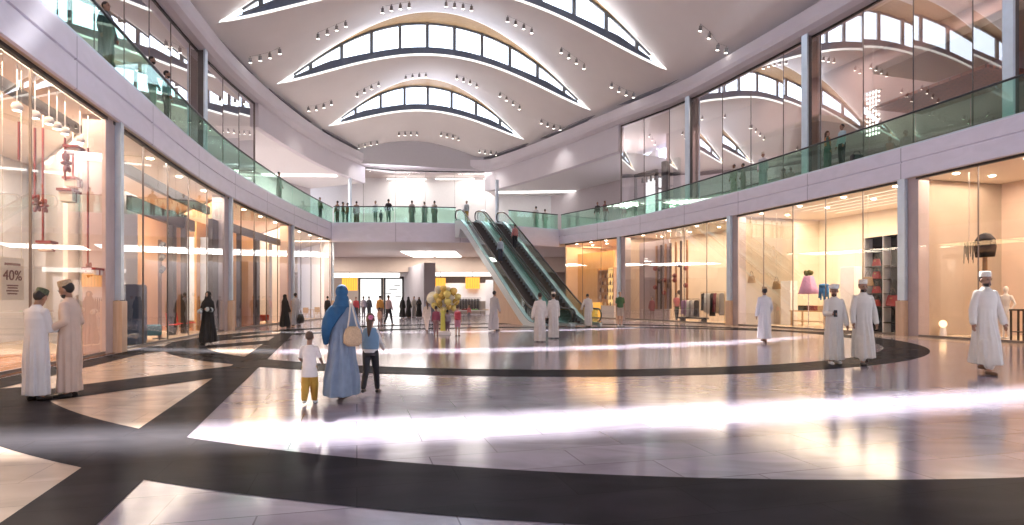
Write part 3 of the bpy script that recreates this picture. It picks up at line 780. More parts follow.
hanging_gift(88, 0.45, 148, 276, [(270, .28)], [(0, 272, .5, .2)], 'long thin red ribbon ending in a bow by the dark post')
wl = emit('lamp_white_face', (1, .93, .82), 4.)
for k, (px, y) in enumerate(((17, 107), (35, 115), (49, 121), (57, 126), (65, 131), (80, 140))):
    p = spot(LP, px, .5); z = zat(y, p.y)
    t = thing('shop_spotlight', ['leftmost', 'second', 'third', 'fourth', 'fifth', 'rightmost'][k]+' white spotlight under the ceiling of the cream gift window', 'spotlight', (p.x, p.y, z), facing(LP, px), 'white spotlights in the gift window')
    MB().lathe([(.0, -.07), (.09, -.07), (.11, .01), (.07, .09), (.0, .10)], n=14).build('housing', white_m, t, smooth=True)
    MB().lathe([(.0, -.08), (.08, -.08), (.08, -.07), (.0, -.07)], n=14).build('lens', wl, t)
    MB().tube((0, 0, .09), (0, 0, 6.43-z), .014, n=6).build('stem', white_m, t)
# poster with the sale figure
p = spot(LP, 12, .5); z0 = zat(300, p.y); rz = facing(LP, 12)-.2
t = thing('sale_poster', 'beige hanging sale poster reading 40% beside the white-robed man', 'poster', (p.x, p.y, z0), rz)
w_, h_ = .62, .88
MB().box((0, 0, h_/2), (w_, .02, h_)).build('board', M('poster_beige', (.88, .78, .62), .6), t)
def text(s, loc, size, m, par, name='lettering', depth=.004, rot=(PI/2, 0, 0)):
    c = bpy.data.curves.new(name, 'FONT'); c.body = s; c.size = size; c.align_x = 'CENTER'; c.align_y = 'CENTER'; c.extrude = depth
    o = bpy.data.objects.new(name, c); COL.objects.link(o); o.parent = par; o.location = loc; o.rotation_euler = rot; c.materials.append(m)
    dg = bpy.context.evaluated_depsgraph_get(); me = bpy.data.meshes.new_from_object(o.evaluated_get(dg)); bpy.data.objects.remove(o)
    me.name = name; me.materials.clear(); me.materials.append(m); o = bpy.data.objects.new(name, me); COL.objects.link(o); o.parent = par; o.location = loc; o.rotation_euler = rot; return o
txt = M('print_brown', (.20, .06, .03), .6)
text('40%', (0, -.014, .50), .30, txt, t)
mb = MB()
for z, ww in ((.74, .42), (.30, .30), (.25, .26), (.19, .32), (.13, .26)): mb.box((0, -.012, z), (ww, .004, .028 if z < .5 else .05))
mb.build('small_print', txt, t)
MB().tube((-.25, 0, h_), (-.25, 0, 6.43-z0), .006, n=6).tube((.25, 0, h_), (.25, 0, 6.43-z0), .006, n=6).build('wire', chrome, t)
def trimline(name, path, px0, px1, off, z0, z1, m, dep=.18):
    a, b = path.at_px(px0), path.at_px(px1)
    q = ribbon(path, a, b, [(off, z0), (off, z1), (off+dep, z1), (off+dep, z0)], closed=True); q.uv = None; return struct(q.build(name, m))
def trimpost(name, path, px, off, z1, m, w=.2, z0=0.):
    p = spot(path, px, off, (z0+z1)/2); d = path.at_px(px); return struct(MB().box(p, (w, .2, z1-z0), path.ang(d)).build(name, m))
trimline('trim_30', LP, -200, 106, .55, 5.80, 6.0, dkbrown)
trimpost('trim_31', LP, 105, .4, 5.95, dkbrown, .22)
# second shop on the left: white wall, dark portal
trimline('wall_display_white', LP, 131, 185, 1.6, 0, 5.3, white_m, .12)
trimline('trim_32', LP, 130, 226, .7, 5.45, 5.8, dkbrown)
for k, px in enumerate((172, 184, 214)): trimpost('trim_%d' % (33+k), LP, px, (1.3, 1.2, .5)[k], 5.2, dkbrown, (.5, .25, 1.1)[k])
trimline('trim_36', LP, 172, 224, 1.25, 4.6, 5.1, dkbrown)
p = spot(LP, 197, 1.5); struct(MB().box((p.x, p.y, 2.5), (1.2, .1, 4.0), .3).build('wall_panel_pale', M('panel_pale_blue', (.62, .70, .80), .5)))
teal = M('cloth_teal', (.03, .20, .22), .8, bump=.2); navyw = M('cabinet_navy', (.05, .08, .14), .4)
p = spot(LP, 133.5, .8); t = thing('tall_cabinet', 'dark navy cabinet by the glass beside the first steel column', 'cabinet', p, facing(LP, 133))
MB().box((0, 0, 1.0), (.85, .5, 1.95)).build('body', navyw, t, bevel=.015)
for s in (-1, 1):
    d = MB().box((s*.205, -.262, 1.02), (.39, .03, 1.82)).build('door', navyw, t, bevel=.006); MB().tube((s*.06, -.30, .95), (s*.06, -.30, 1.2), .012).build('handle', chrome, d)
def armchair(loc, rz, m, lab, hgt=1.0, w=.75, group=None):
    t = thing('armchair', lab, 'armchair', loc, rz, group)
    MB().box((0, -.02, .36), (w-.2, .62, .18)).build('seat', m, t, bevel=.05)
    MB().box((0, .30, .30+hgt*.38), (w-.06, .16, hgt*.76), rot=Matrix.Rotation(-.14, 3, 'X')).build('backrest', m, t, bevel=.06)
    for s in (-1, 1): MB().box((s*(w/2-.06), -.02, .42), (.12, .66, .36)).build('armrest', m, t, bevel=.05)
    for sx in (-1, 1):
        for sy in (-1, 1): MB().tube((sx*(w/2-.1), sy*.26, .28), (sx*(w/2-.08), sy*.3, 0), .025, .016).build('leg', dkbrown, t)
    return t
armchair(spot(LP, 150, .68), facing(LP, 146)+.3, teal, 'tall teal armchair behind the glass of the white-walled shop', 1.9, .8)
def chair(loc, rz, m, lab, legm=chrome, group=None):
    t = thing('chair', lab, 'chair', loc, rz, group)
    MB().box((0, 0, .45), (.44, .44, .05)).build('seat', m, t, bevel=.02)
    MB().box((0, .21, .72), (.42, .04, .42), rot=Matrix.Rotation(-.15, 3, 'X')).build('backrest', m, t, bevel=.015)
    for sx in (-1, 1):
        for sy in (-1, 1): MB().tube((sx*.18, sy*.18, .43), (sx*.2, sy*.2, 0), .016).build('leg', legm, t)
    return t
for px, off, lab in ((173, 1.2, 'red chair behind glass, nearest the teal armchair'), (182, 1.3, 'red chair behind glass, middle one of three'), (190, 1.2, 'red chair behind glass, beside the black-robed woman')):
    chair(spot(LP, px, off), facing(LP, px)+.4, M('chair_red', (.55, .05, .04), .4), lab, group='red chairs in the second shop')
def lamp_post(px, off, ytop, ybot, ys, lab):
    p = spot(LP, px, off); t = thing('spotlight_post', lab, 'display post', (p.x, p.y, 0), facing(LP, px))
    zt = zat(ytop, p.y); MB().box((0, 0, zt/2), (.14, .10, zt)).build('post', M('post_brown', (.28, .16, .11), .5), t)
    MB().box((0, 0, .02), (.45, .4, .04)).build('base', black_m, t)
    for y in ys:
        z = zat(y, p.y); a = MB().tube((0, -.05, z), (-.22, -.14, z+.02), .02, n=6).build('arm', black_m, t)
        MB().tube((-.40, -.16, z-.04), (-.06, -.12, z+.10), .075, .10, n=12).build('lamp_head', black_m, a)
lamp_post(160, .9, 240, 296, (247, 259, 271), 'brown post with three black lamp heads before the white wall')
lamp_post(210, .7, 236, 300, (241, 254, 269, 288), 'dark post with black lamp heads above the black-robed woman')
# third shop on the left: warm panels
warm = wood('panel_amber', (.52, .25, .06), (.60, .32, .09), .4, 2., 2)
trimline('wall_amber', LP, 230, 284, 1.5, 0, 5.2, warm, .1)
trimline('trim_40', LP, 235, 290, .6, 5.0, 5.4, dkbrown)
for k, px in enumerate((239, 256.5, 288)): trimpost('trim_%d' % (41+k), LP, px, (.7, .7, .35)[k], 5.2, dkbrown, (.25, .55, .5)[k])
trimpost('column_white', LP, 269, .9, 5.0, white_m, .6)
armchair(spot(LP, 262, .7), facing(LP, 262)+.2, M('chair_orange_red', (.62, .08, .03), .5), 'orange-red armchair in the amber-lit shop', 1.25, .95)
p = spot(LP, 266, .55); b = MB().lathe([(0, 0), (.5, 0), (.52, .012), (0, .014)], n=28).build('round_rug', M('rug_red', (.35, .10, .06), .9), None, at=(p.x-.2, p.y-.6, .014)); tag(b, 'dark red round rug in front of the orange-red armchair', 'rug')
# fourth shop: small cafe table and chairs
oakm = wood('oak', (.48, .30, .15), (.56, .37, .2), .4, 2., 0)
p = spot(LP, 312, .7); t = thing('cafe_table', 'small oak table in the bright shop before the gallery end', 'table', p, facing(LP, 312))
MB().box((0, 0, .74), (1.1, .7, .04)).build('tabletop', oakm, t, bevel=.01)
for sx in (-1, 1):
    for sy in (-1, 1): MB().tube((sx*.48, sy*.28, .72), (sx*.52, sy*.32, 0), .025).build('leg', oakm, t)
for px, lab in ((306.5, 'oak chair on the near side of the small oak table'), (318, 'oak chair on the far side of the small oak table')):
    chair(spot(LP, px, .75), facing(LP, px)+1.6, oakm, lab, oakm, 'oak chairs in the bright shop')

# ---- right-hand shops
def handbag(loc, rz, m, lab, w=.42, h=.3, group=None, hang=None):
    t = thing('handbag', lab, 'handbag', loc, rz, group)
    MB().loft([((0, 0, 0), w*.5, .10), ((0, 0, h*.15), w*.52, .11), ((0, 0, h*.8), w*.40, .07), ((0, 0, h), w*.36, .05)], 18).build('body', m, t, smooth=False, bevel=.01)
    pts = [(-w*.22+0, 0, h*.92)]+[(-w*.22*math.cos(PI*k/8), 0, h*.92+h*.7*math.sin(PI*k/8)) for k in range(1, 8)]+[(w*.22, 0, h*.92)]
    MB().pipe(pts, .014, 6).build('handle', M('leather_dark', (.12, .06, .03), .5), t, smooth=True)
    MB().box((0, -.095, h*.72), (w*.16, .02, .05)).build('clasp', brass, t)
    if hang: MB().tube((0, 0, h*1.6), (0, 0, hang-loc[2]), .005, n=5).build('wire', chrome, t)
    return t
tanl = M('leather_tan', (.46, .27, .11), .45); redl = M('leather_red', (.45, .03, .03), .4)
for px, y, off, lab in ((751.5, 283, 1.0, 'dark tan handbag hanging behind the glass, left of the walking man'), (776.5, 289, 1.0, 'tan handbag hanging behind the glass, right of the walking man'), (868, 286, 1.2, 'tan handbag hanging above the shoulder of the two talking men')):
    p = spot(RP, px, off); handbag((p.x, p.y, zat(y, p.y)), facing(RP, px), tanl, lab, .62, .42, 'hanging tan handbags', 6.42)
def plinth(px, off, w, h, lab, m=white_m):
    p = spot(RP, px, off); t = MB().box((0, 0, h/2), (w, .5, h)).build('display_plinth', m, None, bevel=.01); t.location = p; t.rotation_euler = (0, 0, facing(RP, px)); return tag(t, lab, 'plinth', 'tall white plinths in the handbag shop')
plinth(762, 3.0, .6, 3.6, 'tall white plinth behind the man walking away'); plinth(789, 3.2, .8, 2.6, 'shorter white plinth left of the pink dress'); plinth(851, 3.2, .9, 3.2, 'tall white plinth between the two talking men')
p = spot(RP, 741, 1.4); t = thing('plant_stand', 'small white stand with a red-brown bag inside the glass by the pier', 'stand', p, facing(RP, 741)); MB().box((0, 0, .45), (.5, .4, .9)).build('body', white_m, t, bevel=.01); MB().box((0, 0, .92), (.56, .46, .04)).build('top', oakm, t)
handbag((p.x, p.y, .94), 0, redl, 'red-brown handbag standing on the small white stand', .4, .3)
# dress on a stand, with a flower, and a blue top beside it
p = spot(RP, 808.5, 1.5); t = thing('dress_stand', 'pink dress with green flower on a slim stand in the handbag shop', 'dress form', p, facing(RP, 808))
zd0, zd1 = zat(293, p.y), zat(276, p.y)
g = MB()
g.loft([((0, 0, zd0-.05), .62, .34), ((0, 0, zd0+.3), .50, .28), ((0, 0, zd1-.15), .34, .2), ((0, 0, zd1), .27, .16)], 28)
for v in g.v:
    a = math.atan2(v.y, v.x); k = 1+.07*math.sin(a*9); v.x *= k; v.y *= k
g.build('dress', M('cloth_pink', (.86, .46, .70), .8), t, smooth=True)
fl_ = MB()
for k in range(8):
    a = k*PI/4; fl_.ell((math.cos(a)*.17, math.sin(a)*.1, zd1+.16+.06*math.sin(k*3)), (.13, .08, .12), 8, 6)
fl_.build('flower', M('leaf_olive', (.16, .15, .04), .7), t, smooth=True)
MB().tube((0, 0, .03), (0, 0, zd1), .025).build('pole', chrome, t); MB().lathe([(0, 0), (.26, 0), (.25, .03), (0, .04)], n=20).build('base', chrome, t)
p = spot(RP, 824, 1.2); t = thing('blue_top_stand', 'blue fringed top on a stand beside the pink dress', 'dress form', p, facing(RP, 822)); zc = zat(291, p.y)
g = MB(); 
for k in range(9): g.tube((-.26+.065*k, .03*math.sin(k*2), zc+.28), (-.33+.08*k, .05*math.sin(k*2.3), zc-.36-.1*math.sin(k*1.7)), .05, .035, n=8)
g.ell((0, 0, zc+.28), (.34, .12, .10)); g.build('top', M('cloth_blue', (.08, .30, .62), .8), t, smooth=True)
MB().tube((0, 0, .03), (0, 0, zc+.3), .022).build('pole', chrome, t); MB().lathe([(0, 0), (.22, 0), (.21, .03), (0, .035)], n=18).build('base', chrome, t)
p = spot(RP, 813, 2.9); t = thing('display_table', 'oak display table behind the pink dress', 'table', p, facing(RP, 813))
MB().box((0, 0, .86), (2.6, .9, .06)).build('tabletop', oakm, t, bevel=.01); MB().box((0, 0, .3), (2.3, .7, .04)).build('shelf', oakm, t)
for sx in (-1, 1):
    for sy in (-1, 1): MB().box((sx*1.2, sy*.38, .42), (.07, .07, .84)).build('leg', oakm, t)
R_ = Matrix.Rotation(facing(RP, 813), 3, 'Z')
for i, (dx, m, lab) in enumerate(((-.7, dkbrown, 'dark brown box on the oak display table, left one'), (.0, M('box_wine', (.22, .05, .06), .5), 'wine red box on the oak display table, centre'), (.75, M('box_tan', (.5, .35, .2), .5), 'tan box on the oak display table, right one'))):
    b = MB().box((0, 0, .14), (.5, .34, .28)).build('gift_carton', m, None, bevel=.012); q = p+R_ @ Vector((dx, 0, .892)); b.location = q; b.rotation_euler = (0, 0, facing(RP, 813)); tag(b, lab, 'box')
# wall shelving with bags
p = spot(RP, 886, 1.6); rz = facing(RP, 886); t = thing('shelf_unit', 'black and white shelf unit holding red bags beside the steel column', 'shelving', p, rz); R_ = Matrix.Rotation(rz, 3, 'Z')
W_, H_ = 1.9, zat(236, p.y)
MB().box((0, .22, H_/2), (W_, .04, H_)).build('back_panel', blackc, t)
for x in (-W_/2, 0.05, W_/2): MB().box((x, 0, H_/2), (.05, .46, H_)).build('upright', white_m, t)
lev = [.45, 1.15, 1.75, 2.4, 3.0, H_*.87, H_-.03]
for z in lev: MB().box((0, 0, z), (W_, .44, .04)).build('shelf', blackc, t)
for i, (x, z, w2, h2, lab) in enumerate(((-.45, 1.77, .5, .32, 'red handbag on the middle shelf of the black unit'), (-.45, 2.42, .5, .34, 'red handbag on the shelf above the middle one'), (-.45, 3.02, .46, .32, 'red handbag on the upper shelf of the black unit'), (.40, 1.17, .7, .5, 'large dark red bag on the low right shelf'), (-.45, 1.17, .45, .3, 'small red handbag on the low left shelf'))):
    q = p+R_ @ Vector((x, -.06, z+.022)); handbag((q.x, q.y, q.z), rz, redl, lab, w2, h2, 'red bags on the black shelf unit')
# ceiling slats and downlights of the handbag shop
slatm = emit('slat_light', (1, .88, .68), 1.2)
s0, s1 = dr[2], dr[3]
for k in range(5):
    q = ribbon(RP, s0+(s1-s0)*.25, s0+(s1-s0)*.98, [(1.6+.8*k, 6.40), (1.68+.8*k, 6.40)]); q.uv = None; struct(q.build('ceiling_light_slot', slatm))
dlm = emit('downlight', (1, .88, .66), 14.)
def downlights(path, sa, sb, off, n, lab):
    for k in range(n):
        p = path.at(sa+(sb-sa)*(k+.5)/n, off, 6.40); o = MB().lathe([(0, -.02), (.09, -.02), (.12, 0), (0, .015)], n=14).build('ceiling_downlight', dlm, None); o.location = p; struct(o)
for i in range(4):
    downlights(RP, dr[i], dr[i+1], 1.0, 4, ''); downlights(RP, dr[i], dr[i+1], 2.8, 4, '')
for i in range(1, 4): downlights(LP, dl[i], dl[i+1], .7, 4, '')
# near right shop: wig display, mannequin, small stool, glowing floor lamps
p = spot(RP, 985, .9); t = thing('wig_display', 'black draped display form on a brown pole behind the nearest right-hand man', 'display form', p, facing(RP, 985))
za, zb = zat(257, p.y), zat(233, p.y)
g = MB(); g.loft([((0, 0, za), .34, .2), ((0, 0, za+.35), .40, .22), ((0, 0, zb-.25), .36, .2), ((0, 0, zb-.05), .2, .14), ((0, 0, zb), .05, .04)], 22).build('drape', M('drape_black', (.035, .022, .02), .7), t, smooth=True)
MB().tube((.0, 0, .03), (.0, 0, za+.1), .075).build('pole', M('pole_brown', (.30, .16, .08), .5), t); MB().lathe([(0, 0), (.32, 0), (.30, .04), (0, .05)], n=22).build('base', dkbrown, t)
p2_ = spot(RP, 969, .8); z2 = zat(250, p2_.y)
t = thing('hanging_fringe', 'grey green fringe bundle hanging left of the black display form', 'window decoration', (p2_.x, p2_.y, z2), facing(RP, 969)); g = MB()
for k in range(10): g.tube((-.18+.04*k, .02*(k % 3), .3), (-.2+.045*k, .02*(k % 2), -.5+.12*((k*7) % 4)), .018, .012, n=6)
g.build('fringe', M('fringe_grey', (.20, .19, .15), .7), t); MB().tube((0, 0, .3), (0, 0, 6.42-z2), .008, n=6).build('wire', chrome, t)
for px, y, lab in ((927, 317, 'small glowing lamp on the floor, nearer the steel column'), (943, 317, 'small glowing lamp on the floor, farther from the steel column')):
    p = spot(RP, px, 1.5); t = thing('floor_lamp', lab, 'lamp', p, 0, 'glowing floor lamps in the peach shop')
    MB().lathe([(0, 0), (.13, 0), (.10, .35), (.0, .37)], n=16).build('base', white_m, t); MB().ell((0, 0, .50), (.14, .14, .15), 16, 10).build('lamp_globe', emit('globe_warm', (1, .62, .30), 2.), t, smooth=True)
p = spot(RP, 1021, .9); t = thing('bar_stool', 'dark wooden stool at the right edge behind the glass', 'stool', p, facing(RP, 1021))
MB().box((0, 0, 1.12), (.5, .42, .06)).build('seat', dkbrown, t, bevel=.01)
for sx in (-1, 1):
    for sy in (-1, 1): MB().box((sx*.21, sy*.17, .55), (.05, .05, 1.1)).build('leg', dkbrown, t)
MB().box((0, 0, .35), (.42, .34, .03)).build('footrest', dkbrown, t)
# second right shop: hanging tube sculpture, rails, bench
cop = M('tube_copper', (.50, .26, .14), .35, .6); dkt = M('tube_dark', (.09, .05, .04), .4)
trimline('wall_mauve_panel', RP, 626, 654, 1.3, 0, 5.9, mauve, .1)
p0 = spot(RP, 672, 1.3); rz = facing(RP, 672)
for k, px in enumerate((656.5, 661, 665.5, 670.5, 676, 681, 687)):
    p = spot(RP, px, 1.2); zb, zt = zat(309, p.y), zat(246-k, p.y)
    t = thing('hanging_tube', ['leftmost', 'second', 'third', 'middle', 'fifth', 'sixth', 'rightmost'][k]+' of the tall hanging tubes in the clothes shop window', 'window decoration', (p.x, p.y, zb), rz, 'row of hanging tubes')
    MB().tube((0, 0, 0), (0, 0, zt-zb), .085, n=12).build('tube', (cop, dkt)[k % 2], t); MB().tube((0, 0, zt-zb), (0, 0, 6.42-zb), .01, n=6).build('wire', chrome, t)
    for z in ((1.6+.5*math.sin(k*2.1)), (2.4+.7*math.sin(k*1.3+1))):
        MB().ell((.0, -.12, z), .17, 12, 8).build('ball', (dkt, red_m)[(k+1) % 2], t, smooth=True)
lil = M('cloth_lilac', (.42, .22, .46), .8); wine = M('cloth_wine', (.25, .03, .06), .8); greyc = M('cloth_grey', (.3, .3, .31), .8)
p = spot(RP, 690, 1.1)
clothesrail(p, rz, 1.9, 1.55, [('l', lil, 'lilac dress on the low rail, left one'), ('l', lil, 'lilac dress on the low rail, right one'), ('w', whitec, 'white dress on the low rail beside the lilac ones'), ('g', greyc, 'grey dress in the middle of the low rail'), ('w', whitec, 'white dress next to the black one on the low rail'), ('k', blackc, 'black dress at the end of the low rail')], 'low rail with lilac, white and black dresses', glabel='dresses on the low rail', gl=1.15)
p = spot(RP, 712.5, 1.3)
clothesrail(p, rz, 2.3, 2.0, [('k', blackc, 'black jacket at the left end of the taller rail'), ('w', whitec, 'white gown second on the taller rail'), ('w', whitec, 'long white gown in the middle of the taller rail'), ('k', blackc, 'black jacket right of the white gowns'), ('v', wine, 'wine red jacket on the taller rail'), ('w', M('cloth_cream', (.7, .6, .45), .8), 'cream coat near the pier on the taller rail'), ('k', greyc, 'grey coat at the right end of the taller rail')], 'taller bronze rail with black and white clothes by the pier', railm=brass, glabel='clothes on the taller rail', gl=1.35)
p = spot(RP, 693, .62); t = thing('low_bench', 'long black low bench under the clothes rails', 'bench', p, rz)
MB().box((0, 0, .30), (2.6, .5, .1)).build('seat', blackc, t, bevel=.02)
for s in (-1, 1): MB().box((s*1.1, 0, .13), (.12, .42, .25)).build('leg', black_m, t)
# golden shop behind the escalators
goldw = wood('golden_panel', (.62, .38, .14), (.70, .45, .2), .35, 2., 2)
trimline('wall_golden', RP, 560, 597, 1.8, 0, 5.6, goldw, .1)
p = spot(RP, 607, 1.6); rz = facing(RP, 607); t = thing('bottle_shelf', 'golden lit shelf rack of bottles beside the man in green', 'shelving', p, rz); R_ = Matrix.Rotation(rz, 3, 'Z')
MB().box((0, .2, 2.4), (2.0, .05, 3.6)).build('back_panel', emit('gold_back', (1, .62, .22), .9), t)
for s in (-1, 1): MB().box((s*1.0, 0, 2.1), (.06, .4, 4.2)).build('upright', oakm, t)
for z in (.95, 1.55, 2.15, 2.75, 3.35, 4.0): MB().box((0, 0, z), (2., .4, .035)).build('shelf', oakm, t)
btm = [M('bottle_amber', (.45, .18, .03), .15), M('bottle_dark', (.08, .04, .03), .15), M('bottle_cream', (.75, .66, .5), .3)]
bt = None; lvn = ['lowest', 'second', 'third', 'fourth', 'top']
for li, z in enumerate((.97, 1.57, 2.17, 2.77, 3.37)):
    for k in range(6):
        q = p+R_ @ Vector((-.8+.32*k, -.05, z)); m = btm[(li*2+k) % 3]
        o = MB().lathe([(0, 0), (.07, 0), (.075, .2), (.03, .28), (.03, .36), (0, .365)], n=12).build('bottle', m, None, smooth=True); o.location = q
        tag(o, ('amber', 'dark', 'cream')[(li*2+k) % 3]+' bottle on the '+lvn[li]+' shelf of the golden rack', 'bottle', 'bottles on the golden rack')
p = spot(RP, 610, .9); t = thing('shop_counter', 'white counter in front of the golden bottle rack', 'counter', p, rz)
MB().box((0, 0, .5), (1.6, .55, 1.0)).build('body', white_m, t, bevel=.01); MB().box((0, 0, 1.02), (1.7, .62, .05)).build('counter_top', cream, t)
p = spot(RP, 597, .8); t = thing('lit_column_box', 'orange lit box stand behind the escalator handrail', 'display box', p, rz)
MB().box((0, 0, .65), (.8, .5, 1.3)).build('body', emit('orange_box', (1, .45, .06), .9), t); MB().box((0, 0, 1.32), (.86, .56, .05)).build('lid', goldw, t); MB().box((0, 0, .03), (.86, .56, .06)).build('base', goldw, t)

# ---- things behind the gallery glass on the right
p = spot(CP, 646, 2.2); rz = facing(CP, 646)
t = thing('lit_shop_booth', 'bright white display booth in a dark frame behind the gallery glass', 'shop booth', (p.x, p.y, FLOOR2), rz)
bh = zat(172, p.y)-FLOOR2; bw = 30*p.y/F
MB().box((0, 1.2, bh/2), (bw, .08, bh-.2)).build('back_panel', emit('booth_white', (.95, .98, 1.), 1.2), t)
f = MB()
for s in (-1, 1): f.box((s*bw/2, 0, bh/2), (.16, .2, bh))
f.box((0, 0, bh-.1), (bw, .2, .22)); f.build('frame', dkbrown, t)
MB().box((0, .6, bh-.3), (bw, 1.2, .06)).build('canopy', tanwall, t)
for k in range(4): MB().tube((-bw*.3+bw*.2*k, .3, bh-.33), (-bw*.3+bw*.2*k, .3, bh-.75), .07, .1, n=10).build('spotlight', black_m, t)
for px, lab in ((665, 'dark fin post left of the beige panel behind the gallery glass'), (677, 'dark fin post right of the beige panel behind the gallery glass')):
    p = spot(CP, px, 1.6); t = thing('fin_post', lab, 'post', (p.x, p.y, FLOOR2), rz, 'dark posts behind the gallery glass'); MB().box((0, 0, 2.2), (.45, .3, 4.4)).build('post', dkbrown, t)
    for z in (1.4, 2.3, 3.2): MB().tube((.0, -.15, z), (-.35, -.35, z+.05), .06, .09, n=10).build('lamp_head', black_m, t)
p = spot(CP, 671, 1.9); struct(MB().box((p.x, p.y, 9.8), (.7, .1, 4.3), rz).build('wall_panel_beige', cream))
p = spot(CP, 873, 1.8); zt, zb = zat(93, p.y), zat(134, p.y); rz = facing(CP, 873)
t = thing('bead_chandelier', 'tall chandelier of small glowing globes hanging behind the gallery glass', 'chandelier', (p.x, p.y, zb), rz)
gl_ = MB()
for i in range(4):
    for j in range(2):
        x, y = -.27+.18*i, -.09+.18*j
        for k in range(10): gl_.ell((x, y, (zt-zb)*k/9), .045, 6, 4)
gl_.build('globes', emit('bead_glow', (1, .92, .8), 4.), t)
st = MB()
for i in range(4):
    for j in range(2): st.tube((-.27+.18*i, -.09+.18*j, 0), (-.27+.18*i, -.09+.18*j, zt-zb), .006, n=4)
st.build('strings', chrome, t); MB().box((0, 0, zt-zb+.05), (.75, .35, .06)).build('canopy', chrome, t); MB().tube((0, 0, zt-zb), (0, 0, 15.64-zb), .012, n=6).build('hanger', chrome, t)
terr = tiles('terracotta_slats', (.42, .12, .06), (.34, .09, .05), (.12, .04, .03), .5, .16, 0, .6, .2, .02)
p = spot(CP, 950, 2.6); b = MB().box((0, 0, 0), (5.5, 3.0, .14)).build('terracotta_panel', terr, None); b.location = (p.x, p.y, zat(92, p.y)); b.rotation_euler = (0, .0, facing(CP, 950));  # level red slatted sheet set behind the glass
t = tag(b, 'slatted terracotta panel behind the gallery glass', 'canopy')
# ------------------------------------------------------------------ people
_tmpcol = COL
def remeshed(name, mb, voxel, m, parent, post=None, smooth=3):
    """fuse overlapping closed shapes into one continuous surface"""
    me = mb.mesh(name); o = bpy.data.objects.new(name, me); COL.objects.link(o)
    r = o.modifiers.new('r', 'REMESH'); r.mode = 'VOXEL'; r.voxel_size = voxel; r.use_smooth_shade = True
    if smooth:
        s = o.modifiers.new('s', 'SMOOTH'); s.factor = .5; s.iterations = smooth
    dg = bpy.context.evaluated_depsgraph_get(); me2 = bpy.data.meshes.new_from_object(o.evaluated_get(dg)); me2.name = name
    bpy.data.objects.remove(o); bpy.data.meshes.remove(me)
    if post:
        for v in me2.vertices: v.co = post(v.co)
    me2.materials.clear(); me2.materials.append(m)
    for p in me2.polygons: p.use_smooth = True
    q = bpy.data.objects.new(name, me2); COL.objects.link(q); q.parent = parent; return q
def capsule(mb, p0, p1, r0, r1, n=12):
    p0 = Vector(p0); p1 = Vector(p1); d = p1-p0
    if d.length < 1e-5: return mb.ell(p0, max(r0, r1), n, 7)
    ax = d.normalized(); a = ax.orthogonal().normalized(); b = ax.cross(a); vs = []; rings = []
    for k in range(1, 4): t = -PI/2+PI/2*k/4; rings.append((p0+ax*(r0*math.sin(t)), r0*math.cos(t)))
    for k in range(0, 5): t = k/4; rings.append((p0+d*t, r0+(r1-r0)*t))
    for k in range(1, 4): t = PI/2*k/4; rings.append((p1+ax*(r1*math.sin(t)), r1*math.cos(t)))
    vs = [p0-ax*r0]
    for c, r in rings: vs += [c+a*(r*math.cos(2*PI*i/n))+b*(r*math.sin(2*PI*i/n)) for i in range(n)]
    vs.append(p1+ax*r1); m = len(rings)
    fs = [(0, 1+(i+1) % n, 1+i) for i in range(n)]
    for j in range(m-1): fs += [(1+j*n+i, 1+j*n+(i+1) % n, 1+(j+1)*n+(i+1) % n, 1+(j+1)*n+i) for i in range(n)]
    k = 1+(m-1)*n; fs += [(k+i, k+(i+1) % n, len(vs)-1) for i in range(n)]
    return mb.add(vs, fs)
SKIN = M('skin_brown', (.33, .18, .115), .5, noise=.05, scale=30); SKINF = M('skin_light', (.48, .29, .20), .5, noise=.05, scale=30)
HAIRB = M('hair_black', (.018, .013, .011), .5, noise=.3, scale=60); HAIRBR = M('hair_brown', (.09, .045, .025), .5, noise=.3, scale=60)
EYEM = M('eye_dark', (.01, .008, .008), .2); LIPM = M('lip', (.28, .11, .09), .5)
SHOE = M('shoe_dark', (.03, .022, .02), .4); SANDAL = M('sandal_brown', (.14, .07, .035), .5); SHOEW = M('shoe_white', (.7, .68, .66), .5)
ROBEW = M('robe_white', (.68, .66, .67), .8, noise=.03, scale=8, bump=.15); ROBEC = M('robe_cream', (.70, .64, .56), .8, noise=.03, scale=8, bump=.15)
ROBEB = M('robe_beige', (.64, .50, .42), .8, noise=.04, scale=8, bump=.15); ROBEG = M('robe_grey', (.42, .39, .38), .8, noise=.04, scale=8, bump=.15)
ABAYA = M('abaya_black', (.014, .013, .014), .75, noise=.2, scale=8, bump=.15); ABAYAB = M('abaya_grey_blue', (.20, .25, .33), .75, noise=.12, scale=7, bump=.3)
HIJABB = M('scarf_blue', (.02, .095, .205), .8, noise=.15, scale=9, bump=.3)
CAPM = M('cap_white_pattern', (.72, .66, .58), .8, noise=.25, scale=60); CAPB = M('cap_brown_pattern', (.46, .34, .22), .8, noise=.4, scale=60); CAPG = M('cap_green_pattern', (.10, .12, .07), .8, noise=.5, scale=50)
TURB = M('turban_white', (.75, .72, .68), .8, noise=.12, scale=30, bump=.3)
def cloth(n, c): return M('cloth_'+n, c, .8, noise=.08, scale=9, bump=.15)
